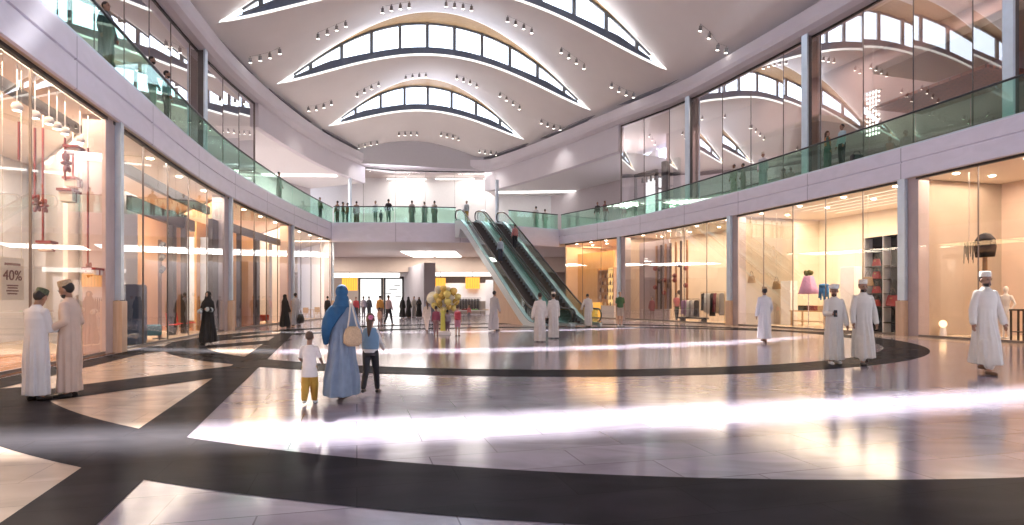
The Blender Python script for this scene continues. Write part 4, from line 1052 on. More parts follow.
def person(loc, H, face, label, outfit='robe', col=None, col2=None, skin=None, hair='short', haircol=None, head=None, headm=None,
           stride=0., armL=(6, 8, 12), armR=(6, 8, 12), nod=0., yaw=0., lean=0., shoe=None, child=False, near=0, facefeat=False, beard=False, fem=False, cat='person', group=None, z=None, drape=True, baggy=1., hem=.07, sleeves='long', swing=1.):
    """face: heading in degrees, 0 looks away from the camera, 180 towards it; arms = (forward, out, elbow bend) in degrees"""
    skin = skin or (SKINF if fem else SKIN); haircol = haircol or HAIRB; shoe = shoe or SANDAL
    t = thing('person', label, cat, (loc[0], loc[1], loc[2] if z is None else z), math.radians(face), group)
    k = H/1.75; hs = k*(1.0 if not child else 1.0+.55*(1-min(1, H/1.6)))       # children's heads are larger for their size
    vx = {2: .010, 1: .016, 0: .028}[near]*max(.75, k)
    # ---- joints (x to the person's right, +y forward)
    headH = .235*hs; top = H; chin = top-headH; neck = chin+.01*k; shz = chin-.055*k-(.0 if not child else .0)
    sw = (.165 if not fem else .145)*k; hipz = shz*.645; knz = hipz*.53; anz = .075*k
    ln = math.sin(math.radians(lean))
    def L(p): return Vector((p[0], p[1]+max(0, p[2]-hipz)*ln, p[2]-max(0, p[2]-hipz)*(1-math.cos(math.radians(lean)))))
    sh = {s: L((s*sw, 0, shz-.055*k)) for s in (-1, 1)}
    hip = {s: Vector((s*.085*k, 0, hipz)) for s in (-1, 1)}
    ft = {}; kn = {}
    for s in (-1, 1):
        f = stride*.5*s*swing; lift = max(0, -f)*.28
        ft[s] = Vector((s*.085*k, f, anz+lift)); kn[s] = Vector((s*.087*k, f*.45+.03*k+max(0, -f)*.15, knz+lift*.3))
    ua, fa, hd = .285*k, .25*k, .17*k
    el, wr, hdir = {}, {}, {}
    for s, (fw, ot, be) in ((-1, armL), (1, armR)):
        f, o, b = map(math.radians, (fw, ot, be))
        d = Vector((s*math.sin(o), math.sin(f)*math.cos(o), -math.cos(f)*math.cos(o))); el[s] = sh[s]+d*ua
        inw = .35*min(1, be/60)
        d2 = Vector((s*math.sin(o)*.5-s*inw*math.sin(b), math.sin(f+b), -math.cos(f+b))).normalized(); wr[s] = el[s]+d2*fa; hdir[s] = d2
    hc = L((0, .01*k, chin+headH*.54)); RH = Matrix.Rotation(math.radians(yaw), 3, 'Z') @ Matrix.Rotation(-math.radians(nod), 3, 'X')
    nb = L((0, -.005*k, shz+.03*k))
    def hp(x, y, z): return nb+Vector((0, 0, 0))+RH @ ((hc-nb)+Vector((x, y, z))*hs)
    # ---- body
    b = MB()
    for s in (-1, 1):
        capsule(b, hip[s], kn[s], .082*k, .055*k); capsule(b, kn[s], ft[s], .054*k, .036*k)
        capsule(b, ft[s]+Vector((0, -.03*k, -.03*k)), ft[s]+Vector((s*.012*k, .14*k, -.045*k)), .036*k, .028*k)
        capsule(b, sh[s], el[s], .041*k, .035*k); capsule(b, el[s], wr[s], .036*k, .026*k)
        # hand: palm, four fingers of different length, thumb off the side of the palm
        d = hdir[s]; side = d.cross(Vector((s, 0, 0))); side = side.normalized() if side.length > .1 else Vector((0, 1, 0)); nrm_ = d.cross(side).normalized()
        if side.y < 0: side = -side
        pc = wr[s]+d*.05*k; capsule(b, wr[s], pc, .024*k, .030*k)
        for q in range(4):
            base = pc+side*(.030-.020*q)*k+d*.02*k; ll = (.062, .072, .067, .05)[q]*k
            m1 = base+d*ll*.55; m2 = m1+(d*.8-Vector((s*.6, 0, 0))*.6).normalized()*ll*.5
            capsule(b, base, m1, .0105*k, .0098*k, 8); capsule(b, m1, m2, .0098*k, .0085*k, 8)
        tb = wr[s]+d*.02*k+side*.025*k; tm = tb+(d*.6+side*.8).normalized()*.04*k; capsule(b, tb, tm, .013*k, .011*k, 8); capsule(b, tm, tm+d*.028*k, .011*k, .009*k, 8)
    b.loft([(L((0, 0, hipz-.06*k)), .13*k, .095*k), (L((0, 0, hipz+.06*k)), .155*k, .11*k), (L((0, 0, hipz+.2*k)), .13*k, .095*k), (L((0, 0, shz-.18*k)), .165*k, .115*k), (L((0, 0, shz-.05*k)), .16*k, .10*k), (L((0, 0, shz+.01*k)), .09*k, .07*k)], 20)
    capsule(b, L((0, -.01*k, shz-.03*k)), hp(0, -.01, -.06), .055*k, .050*hs)
    b.ell(hp(0, -.008, .025), (.074*hs, .094*hs, .096*hs), 18, 12, RH)
    b.ell(hp(0, .022, -.055), (.055*hs, .062*hs, .066*hs), 14, 9, RH)
    b.ell(hp(0, .082, -.018), (.013*hs, .020*hs, .026*hs), 8, 6, RH); b.ell(hp(0, .074, .012), (.05*hs, .016*hs, .012*hs), 8, 6, RH)
    b.ell(hp(0, .072, -.092), (.022*hs, .016*hs, .016*hs), 8, 6, RH)
    for s in (-1, 1): b.ell(hp(s*.078, -.008, -.01), (.012*hs, .022*hs, .033*hs), 8, 6, RH)
    body = remeshed('body', b, vx*(.85 if near == 2 else 1), skin, t, smooth=2)
    if facefeat:
        for s in (-1, 1):
            MB().ell(hp(s*.032, .083, .000), (.011*hs, .008*hs, .006*hs), 8, 6, RH).build('eye', EYEM, t, smooth=True)
            MB().ell(hp(s*.033, .087, .020), (.018*hs, .006*hs, .0035*hs), 8, 6, RH).build('eyebrow', HAIRB, t, smooth=True)
        MB().ell(hp(0, .084, -.066), (.024*hs, .008*hs, .007*hs), 8, 6, RH).build('mouth', LIPM, t, smooth=True)
        if beard:
            q = MB(); q.ell(hp(0, .026, -.078), (.057*hs, .060*hs, .048*hs), 14, 9, RH); q.ell(hp(0, .083, -.053), (.027*hs, .012*hs, .007*hs), 8, 6, RH)
            remeshed('beard', q, vx*.8, HAIRB, t, smooth=1)
    # ---- clothing
    rnd2 = random.Random(hash(label) % 1000 if False else sum(map(ord, label)))
    ph = rnd2.random()*6
    def folds(amp, zt, nf=9):
        def f(c):
            if c.z > zt: return c
            w = min(1., (zt-c.z)/(.55*zt)); cxy = Vector((0, (ft[1].y+ft[-1].y)*.5*(1-c.z/zt), 0)); d = Vector((c.x, c.y, 0))-cxy
            if d.length < .04*k or abs(c.x) > .30*k: return c
            a = math.atan2(d.y, d.x); r = amp*w*(math.sin(nf*a+ph+1.5*math.sin(2*a+ph)+c.z*1.2)+.5*math.sin(nf*1.7*a+ph*2))
            d.normalize(); return Vector((c.x+d.x*r, c.y+d.y*r, c.z))
        return f
    def sleeve(q, s, r0, r1, full=True, flare=0.):
        capsule(q, sh[s]+Vector((-s*.015*k, 0, .0)), el[s], r0*k, r1*k)
        if full: capsule(q, el[s], wr[s]-hdir[s]*.01*k, r1*k, (r1+flare-.006)*k)
        else: pass
    my = (ft[1].y+ft[-1].y)/2
    if outfit in ('robe', 'abaya'):
        q = MB(); wide = 1.0 if outfit == 'robe' else 1.04
        hw = (.195 if outfit == 'robe' else .238)*k; hd_ = (.15 if outfit == 'robe' else .19)*k+abs(stride)*.42
        q.loft([(Vector((0, my, hem*k)), hw*wide, hd_), (Vector((0, my*.8, knz*.7)), hw*.97*wide, hd_*.88), (Vector((0, my*.5, knz*1.25)), .185*k*wide, .145*k+abs(stride)*.2), (Vector((0, .0, hipz)), .178*k*wide, .135*k*wide),
                (L((0, 0, hipz+.2*k)), .165*k*wide, .125*k*wide), (L((0, 0, shz-.16*k)), .185*k*wide, .13*k*wide), (L((0, 0, shz-.045*k)), .160*k, .108*k), (L((0, 0, shz+.008*k)), .105*k, .082*k), (L((0, 0, shz+.03*k)), .078*k, .07*k), (L((0, -.003, shz+.05*k)), .066*k, .064*k)], 24)
        for s in (-1, 1):
            q.ell(sh[s]+Vector((-s*.012*k, 0, -.01*k)), (.062*k, .068*k, .058*k), 12, 8)
            sleeve(q, s, .062, .058 if outfit == 'robe' else .066, True, .004 if outfit == 'robe' else .025)
            capsule(q, kn[s]+Vector((0, .0, .05*k)), ft[s]+Vector((0, 0, .08*k)), .095*k, .075*k)
        remeshed('robe' if outfit == 'robe' else 'abaya', q, vx*1.05, col, t, folds((.016 if outfit == 'robe' else .024)*k, hipz*1.25), 4)
        if near and outfit == 'robe':      # collar band
            MB().loft([(L((0, -.003, shz+.035*k)), .062*k, .062*k), (L((0, -.003, shz+.062*k)), .058*k, .060*k)], 18).build('collar', col, t, smooth=True)
    else:
        q = MB(); tz = hipz-.02*k if outfit != 'tunic' else hipz-.25*k
        q.loft([(L((0, 0, tz)), .165*k*(1 if outfit != 'tunic' else 1.2), .12*k*(1 if outfit != 'tunic' else 1.25)), (L((0, 0, hipz+.06*k)), .17*k, .122*k), (L((0, 0, hipz+.2*k)), .152*k, .112*k), (L((0, 0, shz-.16*k)), .178*k, .126*k), (L((0, 0, shz-.045*k)), .158*k, .104*k), (L((0, 0, shz+.008*k)), .102*k, .08*k), (L((0, 0, shz+.028*k)), .076*k, .068*k)], 22)
        for s in (-1, 1):
            q.ell(sh[s]+Vector((-s*.012*k, 0, -.01*k)), (.056*k, .062*k, .052*k), 12, 8)
            if sleeves == 'long': sleeve(q, s, .056, .049)
            else: capsule(q, sh[s], sh[s].lerp(el[s], .75), .058*k, .056*k)
        remeshed('tunic' if outfit == 'tunic' else 'shirt', q, vx, col, t, None, 3)
        q = MB()
        q.loft([(Vector((0, 0, hipz-.09*k)), .155*k, .115*k), (Vector((0, 0, hipz+.02*k)), .165*k, .12*k), (Vector((0, 0, hipz+.08*k)), .155*k, .112*k)], 20)
        low = .0 if outfit != 'shorts' else .95
        for s in (-1, 1):
            if outfit == 'shorts': capsule(q, hip[s], hip[s].lerp(kn[s], .85), .095*k, .082*k)
            else: capsule(q, hip[s], kn[s], .094*k, .072*k*baggy**1.5); capsule(q, kn[s], ft[s]+Vector((0, 0, .04*k)), .072*k*baggy**1.5, .056*k*baggy)
        remeshed('shorts' if outfit == 'shorts' else 'trousers', q, vx, col2, t, None, 3)
    for s in (-1, 1):
        q = MB(); capsule(q, ft[s]+Vector((0, -.035*k, -.038*k)), ft[s]+Vector((s*.012*k, .15*k, -.05*k)), .042*k, .034*k)
        q2 = MB(); q2.v = q.v; q2.f = q.f
        for v in q2.v: v.z = max(v.z, ft[s].z-anz+.003)
        q2.build('shoe', shoe, t, smooth=True)
    # ---- hair and headwear
    if head != 'hijab':
        q = MB()
        q.ell(hp(0, -.020 if head is None else -.034, .034), ((.081 if head is None else .078)*hs, .094*hs, .098*hs), 18, 12, RH)
        if hair == 'long':
            capsule(q, hp(0, -.075, .0), L((0, -.10*k, shz-.16*k)), .06*hs, .035*hs)
        if hair == 'pony':
            q.ell(hp(0, -.115, .03), .035*hs, 10, 7); capsule(q, hp(0, -.12, .02), L((.0, -.13*k, shz-.20*k)), .040*hs, .028*hs)
        remeshed('hair', q, vx*.9, haircol, t, (lambda c: c), 1)
    if head == 'cap':
        q = MB(); rg = []
        for zz, r in ((.058, .086), (.095, .088), (.145, .084), (.152, .074), (.156, .0)): rg.append((zz, r))
        vs = []; n = 20
        for zz, r in rg: vs += [hp(r*.93*math.cos(2*PI*i/n), -.014+r*1.1*math.sin(2*PI*i/n), zz) for i in range(n)]
        q.add(vs, [(j*n+i, j*n+(i+1) % n, (j+1)*n+(i+1) % n, (j+1)*n+i) for j in range(len(rg)-1) for i in range(n)]+[tuple(range(n-1, -1, -1))])
        q.build('cap', headm or CAPM, t, smooth=False)
    if head == 'turban':
        q = MB(); q.ell(hp(0, -.015, .098), (.098*hs, .112*hs, .066*hs), 18, 10, RH)
        for j in range(3):
            pts = [hp((.092+.004*j)*math.cos(a), -.015+.106*math.sin(a), 0.070+.022*j+.016*math.sin(a+j*2.1)) for a in [2*PI*i/18 for i in range(19)]]
            q.pipe(pts, .019*hs, 8)
        remeshed('turban', q, vx*.8, headm or TURB, t, None, 2)
    if head == 'hijab':
        q = MB(); q.ell(hp(0, -.024, .022), (.094*hs, .108*hs, .112*hs), 18, 12, RH); q.ell(hp(0, -.01, -.075), (.080*hs, .085*hs, .07*hs), 14, 9, RH)
        q.loft(([(L((0, -.01*k, shz-.17*k)), .195*k, .145*k), (L((0, -.01*k, shz-.05*k)), .182*k, .13*k)] if drape else [(L((0, -.01*k, shz-.03*k)), .165*k, .125*k)])+[ (L((0, 0, shz+.02*k)), .135*k, .112*k), (L((0, 0, shz+.06*k)), .108*k, .105*k), (hp(0, -.012, -.05), .094*hs, .098*hs)], 20)
        remeshed('headscarf', q, vx, headm, t, None, 3)
        if not facefeat: pass
    return t, dict(hp=hp, L=L, sh=sh, wr=wr, el=el, k=k, hs=hs, shz=shz, hipz=hipz, RH=RH, vx=vx, ft=ft, hdir=hdir)
W = floor_pt
# --- two men talking by the cream gift window
person(W(36.5, 400.5), 1.60, -8, 'person in a white robe and green patterned cap, seen from behind, bowing his head', 'robe', ROBEW, head='cap', headm=CAPG, armL=(14, 7, 72), armR=(12, 4, 78), nod=24, near=2, shoe=SHOE, hem=.09)
person(W(69.5, 397), 1.72, 100, 'person in a beige robe and patterned cap, one hand on his belly', 'robe', ROBEB, head='cap', headm=CAPB, armL=(-18, 24, 82), armR=(-5, 20, 78), nod=16, near=2, facefeat=True, beard=True, shoe=SHOE, hem=.09)
# --- mother with two children, walking away
t, J = person(W(342, 400.5), 1.66, 2, 'person in a long grey-blue abaya and blue headscarf walking away with two children', 'abaya', ABAYAB, head='hijab', headm=HIJABB, drape=False, stride=.46, armL=(12, 10, 25), armR=(4, 12, 30), near=2, fem=True, shoe=SANDAL, hem=.10, swing=-1)
k = J['k']; q = MB()
q.loft([((-.21, -.08, .86*k), .03, .03), ((-.205, -.10, .98*k), .055, .05), ((-.18, -.12, 1.12*k), .085, .055), ((-.13, -.12, 1.25*k), .12, .06), ((-.07, -.10, 1.36*k), .14, .07), ((-.02, -.05, 1.45*k), .13, .10)], 16)
remeshed('scarf_tail', q, .012, HIJABB, t, lambda c: Vector((c.x, c.y-.012*math.sin(c.x*38+c.z*6), c.z)), 3)
bag = thing('handbag', 'beige woven handbag hanging from the shoulder of the woman in grey-blue', 'handbag', (t.location.x+.20, t.location.y-.17, .80), .2)
q = MB(); q.loft([((0, 0, 0), .08, .06), ((0, 0, .05), .125, .08), ((0, 0, .16), .13, .08), ((0, 0, .24), .10, .055), ((0, 0, .28), .06, .035)], 20)
for v in q.v:
    a = math.atan2(v.y, v.x); f = 1+.03*math.sin(a*8+v.z*30); v.x *= f; v.y *= f
q.build('body', M('bag_woven', (.52, .36, .22), .75, noise=.2, scale=70, bump=.4), bag, smooth=True)
MB().pipe([(-.07, .0, .25), (-.05, .03, .40), (-.04, .08, .56), (-.05, .13, .66)], .012, 8).pipe([(.07, 0, .25), (.03, .04, .40), (-.01, .09, .56), (-.04, .14, .65)], .012, 8).build('strap', M('strap_leather', (.62, .52, .42), .6), bag, smooth=True)
person(W(309.5, 404), 1.01, 4, 'toddler person in a white top and mustard trousers walking away', 'tunic', cloth('toddler_white', (.76, .68, .62)), cloth('mustard', (.58, .32, .05)), skin=SKIN, haircol=HAIRBR, child=True, stride=.16, armL=(14, 16, 50), armR=(14, 16, 50), near=2, shoe=SHOEW, sleeves='short', baggy=1.3)
t, J = person(W(370.5, 394), 1.24, -3, 'girl person in a denim vest and black trousers with a pink hair flower', 'plain', cloth('tee_pale', (.70, .66, .62)), cloth('leggings', (.03, .028, .032)), skin=SKINF, haircol=HAIRBR, hair='long', child=True, stride=.34, armL=(8, 8, 30), armR=(20, 12, 40), near=2, fem=True, shoe=SHOE)
k = J['k']; q = MB(); q.loft([(J['L']((0, 0, J['hipz']+.06*k)), .182*k, .132*k), (J['L']((0, 0, J['shz']-.16*k)), .19*k, .137*k), (J['L']((0, 0, J['shz']-.03*k)), .168*k, .115*k), (J['L']((0, 0, J['shz']+.025*k)), .10*k, .08*k)], 22); remeshed('denim_vest', q, .011, cloth('denim', (.18, .30, .42)), t, None, 3)
q = MB()
for i in range(6): q.ell(J['hp'](.028*math.cos(i*PI/3)+.035, -.118, .045+.028*math.sin(i*PI/3)), .026*J['hs'], 8, 6)
q.build('hair_flower', cloth('flower_pink', (.72, .22, .40)), t, smooth=True)
# --- women in black
t, J = person(W(208, 344), 1.74, 182, 'person in a black abaya and headscarf with pale folded cuffs, facing the hall', 'abaya', ABAYA, head='hijab', headm=ABAYA, stride=.22, armL=(14, 10, 84), armR=(4, 12, 78), near=1, fem=True, facefeat=True, shoe=SHOE)
for s in (-1, 1): capsule(q := MB(), J['el'][s].lerp(J['wr'][s], .35), J['wr'][s], .074, .080); q.build('cuff', cloth('cuff_pale', (.48, .54, .56)), t, smooth=True)
person(W(285, 328), 1.76, -20, 'person in a black abaya and black headscarf walking beside the man with a bag', 'abaya', ABAYA, head='hijab', headm=ABAYA, stride=.18, near=1, fem=True, shoe=SHOE)
t, J = person(W(295.5, 326.5), 1.86, -15, 'person in a pale grey robe carrying a black bag, beside the black abaya', 'robe', cloth('robe_silver', (.50, .51, .55)), hair='short', stride=.24, armR=(2, 14, 8), near=1, shoe=SHOE, hem=.1)
def hold_bag(t, J, s, m, lab, w=.4, h=.32):
    p = t.matrix_basis @ J['wr'][s] if False else Matrix.Rotation(t.rotation_euler.z, 4, 'Z') @ (J['wr'][s]+J['hdir'][s]*.09*J['k'])
    p = p+Vector(t.location); b = thing('carry_bag', lab, 'bag', (p.x, p.y, p.z-h-.16), t.rotation_euler.z+PI/2)
    MB().loft([((0, 0, 0), w*.5, .09), ((0, 0, h*.5), w*.55, .11), ((0, 0, h), w*.36, .05)], 18).build('body', m, b, smooth=True)
    MB().pipe([(-w*.22, 0, h*.95), (-w*.14, 0, h+.12), (0, 0, h+.165), (w*.14, 0, h+.12), (w*.22, 0, h*.95)], .012, 6).build('handle', m, b, smooth=True)
hold_bag(t, J, 1, M('bag_black', (.02, .018, .018), .5), 'black bag hanging from the hand of the man in pale grey', .55, .5)
person(W(327.5, 321.5), 1.74, 10, 'person in black with dark hair behind the woman in the blue headscarf', 'plain', cloth('black_top', (.03, .025, .025)), cloth('black_trs', (.025, .022, .025)), hair='short', stride=.2, near=1, fem=True, shoe=SHOE)
# --- far hall, left of the balloons
far = [
 (356, 319.5, 1.72, 190, 'person in a red top at the back, left of the plain white window', 'plain', cloth('far_red', (.42, .06, .08)), cloth('far_dark', (.06, .05, .06)), {}),
 (363.5, 319, 1.78, 20, 'person in a lilac grey shirt before the plain white window', 'plain', cloth('far_lilac', (.46, .42, .5)), cloth('far_grey', (.25, .23, .25)), dict(stride=.2)),
 (369, 319, 1.78, -15, 'person in a dark suit in front of the plain white window', 'plain', cloth('far_suit', (.05, .05, .07)), cloth('far_suit', (.05, .05, .07)), {}),
 (380, 322.5, 1.78, 5, 'person in an ochre jacket standing before the two white windows', 'plain', cloth('ochre', (.50, .24, .05)), cloth('far_brown', (.16, .10, .08)), {}),
 (388.5, 325, 1.76, -25, 'person in a pale pink top with black trousers striding past the white windows', 'plain', cloth('far_pink', (.52, .38, .40)), cloth('far_black', (.03, .03, .035)), dict(stride=.5)),
 (379.5, 326.5, 1.05, -10, 'small child person in peach clothes near the ochre jacket', 'tunic', cloth('peach_kid', (.62, .38, .28)), cloth('kid_trs', (.45, .3, .28)), dict(child=True)),
 (402.5, 318, 1.74, 10, 'person in a black abaya, leftmost of the group by the grey pier', 'abaya', ABAYA, None, dict(head='hijab', headm=ABAYA, fem=True)),
 (408.5, 317.6, 1.76, -30, 'person in a black abaya, second of the group by the grey pier', 'abaya', ABAYA, None, dict(head='hijab', headm=ABAYA, fem=True)),
 (414, 317.4, 1.80, 170, 'person in a pale robe amid the black abayas by the grey pier', 'robe', ROBEG, None, dict()),
 (419, 317.6, 1.74, 185, 'person in a black abaya, arms folded, right of the pale robe', 'abaya', ABAYA, None, dict(head='hijab', headm=ABAYA, fem=True, armL=(20, 10, 90), armR=(20, 10, 85), facefeat=True)),
 (428, 320, 1.80, 40, 'person in a grey blue shirt right of the black abayas', 'plain', cloth('far_blue', (.28, .29, .38)), cloth('far_slate', (.12, .12, .16)), {}),
 (433, 320.5, 1.82, -40, 'person in a dark blue jacket nearest the balloons on the left', 'plain', cloth('far_navy', (.10, .12, .2)), cloth('far_slate', (.12, .12, .16)), {}),
 (427, 332, 1.42, 30, 'girl person in a cream outfit walking towards the balloons', 'tunic', cloth('kid_cream', (.66, .56, .48)), cloth('kid_cream2', (.6, .5, .42)), dict(child=True, stride=.3, hair='long', haircol=HAIRBR)),
 (436, 336, 1.22, 5, 'child person in a maroon outfit watching the balloons from the left', 'plain', cloth('maroon', (.26, .06, .10)), cloth('maroon_trs', (.30, .16, .16)), dict(child=True, hair='short')),
 (447.5, 334.5, 1.05, -8, 'child person with dark hair and grey top right of the balloon stand', 'plain', cloth('kid_grey', (.3, .26, .3)), cloth('kid_plum', (.2, .12, .16)), dict(child=True)),
 (469, 321, 1.15, 200, 'child person in a coral top by the white table', 'plain', cloth('coral', (.66, .22, .22)), cloth('far_grey', (.25, .23, .25)), dict(child=True, fem=True)),
]
for px, py, H, fc, lab, of, c1, c2, kw in far:
    person(W(px, py), H, fc, lab, of, c1, c2, near=0, **kw)
t, J = person(W(457.5, 336), 1.25, -12, 'girl person in pink with a red backpack right of the balloons', 'shorts', cloth('kid_pink', (.66, .30, .36)), cloth('kid_pink2', (.6, .26, .34)), child=True, haircol=HAIRBR, near=1, fem=True, sleeves='short')
bp_ = thing('backpack', 'red backpack on the girl in pink beside the balloons', 'backpack', Vector(t.location)+Vector((.03, -.20, .66)), math.radians(-12))
MB().box((0, 0, .16), (.24, .13, .33)).build('body', M('pack_red', (.45, .05, .08), .6), bp_, bevel=.045); MB().box((0, -.085, .10), (.17, .05, .15)).build('pocket', M('pack_red', (.45, .05, .08), .6), bp_, bevel=.02)
for s in (-1, 1): MB().pipe([(s*.08, .06, .30), (s*.09, .12, .33), (s*.09, .16, .25)], .014, 6).build('strap', M('strap_dark', (.08, .03, .04), .7), bp_, smooth=True)
# balloon stand: every balloon is its own thing
g0 = W(443, 334.5); t = thing('balloon_stand', 'yellow post on a white base under the bunch of balloons', 'stand', g0)
MB().lathe([(0, 0), (.34, 0), (.34, .10), (.22, .16), (0, .16)], n=22).build('base', white_m, t); MB().tube((0, 0, .15), (0, 0, 1.02), .11, .09, n=14).build('post', M('yellow_post', (.66, .62, .12), .5), t)
bm_ = [M('balloon_yellow', (.84, .70, .22), .25), M('balloon_gold', (.74, .52, .14), .2, .3), M('balloon_cream', (.86, .80, .58), .25)]
rb = random.Random(3); spots = [(-.52, 1.55, 1.0, 2, .30)]
for i in range(22):
    a = i*2.39996; r = .50*math.sqrt((i+.5)/22)
    spots.append((r*math.cos(a)*1.05+.06, 1.5+r*math.sin(a)*.95, rb.uniform(-.22, .22), i % 3, rb.uniform(.13, .17)))
for it in range(60):                       # let the balloons settle side by side
    for i in range(len(spots)):
        for j in range(i):
            a, b = spots[i], spots[j]; d = Vector((a[0]-b[0], a[2]-b[2], a[1]-b[1])); need = (a[4]+b[4])*1.0
            if d.length < need:
                d = d.normalized()*(need-d.length)*.5 if d.length > 1e-4 else Vector((.02, 0, .02))
                spots[i] = (a[0]+d.x, a[1]+d.z, a[2]+d.y, a[3], a[4]); spots[j] = (b[0]-d.x, b[1]-d.z, b[2]-d.y, b[3], b[4])
for i, (x, z, y, m, r) in enumerate(spots):
    yy = y
    b = thing('balloon', ('big cream balloon at the left edge of the bunch' if i == 0 else ('yellow', 'gold', 'cream')[m]+' balloon in the bunch above the yellow stand'), 'balloon', (g0.x+x, g0.y+yy, z), 0, 'balloons on the yellow stand')
    MB().lathe([(0, -r*1.15), (r*.25, -r*1.05), (r*.7, -r*.7), (r*.97, -r*.1), (r, r*.2), (r*.85, r*.62), (r*.5, r*.9), (0, r)], n=16).build('balloon_skin', bm_[m], b, smooth=True)
    MB().tube((0, 0, -r*1.22), (0, 0, -r*1.1), .03, .012, n=8).build('knot', bm_[m], b)
    MB().pipe([(0, 0, -r*1.2), (-x*.5, -yy*.5, (1.0-z)*.6-r*.3), (-x, -yy, 1.0-z)], .005, 5).build('string', whitec, b)
# --- middle distance
person(W(493.5, 331), 1.90, -35, 'person in a grey robe stepping away left of the escalators', 'robe', ROBEG, hair='short', stride=.30, lean=6, near=1, shoe=SHOE)
person(W(540, 342), 1.72, 3, 'person in a cream grey robe with dark hair, left of the pair at the escalators', 'robe', cloth('robe_stone', (.60, .55, .50)), hair='short', armL=(0, 14, 10), near=1, shoe=SHOE, hem=.04)
person(W(553.5, 338.5), 1.74, 8, 'person in a white robe and white cap, right of the pair at the escalators', 'robe', cloth('robe_pearl', (.64, .60, .57)), head='cap', near=1, shoe=SHOE, hem=.04)
person(W(588, 327), 1.84, 4, 'person in a grey robe bending his head at the escalator foot', 'robe', cloth('robe_ash', (.56, .53, .50)), hair='short', nod=32, stride=.2, armL=(10, 22, 15), armR=(0, 10, 15), near=1, shoe=SHOE, lean=4)
person(W(620, 326), 1.95, 184, 'person in a green t-shirt and pale shorts by the golden shop', 'shorts', cloth('tee_green', (.055, .125, .05)), cloth('short_beige', (.50, .42, .36)), skin=SKINF, sleeves='short', near=1, facefeat=True, shoe=SHOEW)
p = spot(RP, 652, .75); t, J = person(p, 1.72, 150, 'person in a wine red outfit behind the glass by the mauve wall', 'tunic', cloth('wine_dress', (.30, .05, .07)), cloth('wine_trs', (.32, .22, .22)), hair='short', near=0, skin=SKINF, facefeat=True)
p = spot(RP, 676.5, .55); t, J = person(p, 1.95, 190, 'person in a coral top and black trousers beside the lilac dresses', 'plain', cloth('coral_top', (.62, .16, .18)), cloth('bk_trs', (.03, .03, .03)), hair='long', stride=.35, near=0, skin=SKINF, fem=True, facefeat=True, sleeves='short')
# --- right foreground
person(W(764.5, 342.5), 1.88, -5, 'person in a white robe and brown cap walking away before the handbag shop', 'robe', ROBEW, head='cap', headm=CAPB, stride=.36, armR=(10, 14, 35), armL=(-8, 12, 12), near=2, shoe=SANDAL, hem=.14)
t, J = person(W(834, 364), 1.78, 172, 'person in a white robe and wrapped turban holding a phone, left of the two', 'robe', ROBEC, head='turban', armR=(16, 10, 72), armL=(2, 12, 12), nod=10, yaw=-18, near=2, facefeat=True, beard=True, shoe=SHOEW, hem=.10, stride=.1)
p = Matrix.Rotation(t.rotation_euler.z, 4, 'Z') @ (J['wr'][1]+J['hdir'][1]*.10) + Vector(t.location)
ph_ = thing('phone', 'dark phone in the hand of the man in the turban', 'phone', p+Vector((0, -.02, .02)), 2.9); MB().box((0, 0, 0), (.075, .012, .15)).build('case', black_m, ph_, bevel=.006); MB().box((0, -.0075, 0), (.066, .002, .135)).build('screen', M('screen_grey', (.12, .13, .15), .1), ph_)
person(W(863, 364.5), 1.88, 174, 'person in a white robe and cap striding beside the man in the turban', 'robe', ROBEC, head='cap', headm=CAPM, stride=.40, armL=(-4, 14, 10), armR=(6, 12, 14), near=2, facefeat=True, beard=True, shoe=SHOE, hem=.15)
person(W(985.5, 373.5), 1.98, 180, 'person in a white robe and white cap walking towards the viewer at the right edge', 'robe', ROBEC, head='cap', headm=CAPM, stride=.44, armL=(4, 13, 12), armR=(0, 13, 12), near=2, facefeat=True, beard=True, shoe=SANDAL, hem=.17)
p = spot(RP, 1006, 1.9); t = thing('mannequin', 'pale mannequin behind the glass at the right edge', 'mannequin', p, facing(RP, 1006))
q = MB(); H_ = 2.0
q.loft([((0, 0, .92), .15, .11), ((0, 0, 1.08), .165, .12), ((0, 0, 1.24), .12, .09), ((0, 0, 1.48), .17, .12), ((0, 0, 1.62), .17, .09), ((0, 0, 1.68), .08, .07)], 18)
for s in (-1, 1):
    capsule(q, (s*.09, 0, .95), (s*.09, .02, .5), .085, .055); capsule(q, (s*.09, .02, .5), (s*.09, 0, .08), .055, .035); capsule(q, (s*.09, 0, .06), (s*.1, -.14, .05), .04, .03)
    capsule(q, (s*.19, 0, 1.6), (s*.30, .04, 1.32), .05, .04); capsule(q, (s*.30, .04, 1.32), (s*.22, -.08, 1.08), .04, .028); capsule(q, (s*.22, -.08, 1.08), (s*.2, -.1, .98), .03, .018)
capsule(q, (0, 0, 1.66), (0, 0, 1.76), .05, .05); q.ell((0, -.01, 1.87), (.08, .1, .125), 16, 10)
remeshed('body', q, .018, M('mannequin_white', (.80, .74, .68), .4), t); MB().lathe([(0, 0), (.28, 0), (.27, .02), (0, .025)], n=22).build('base', chrome, t)
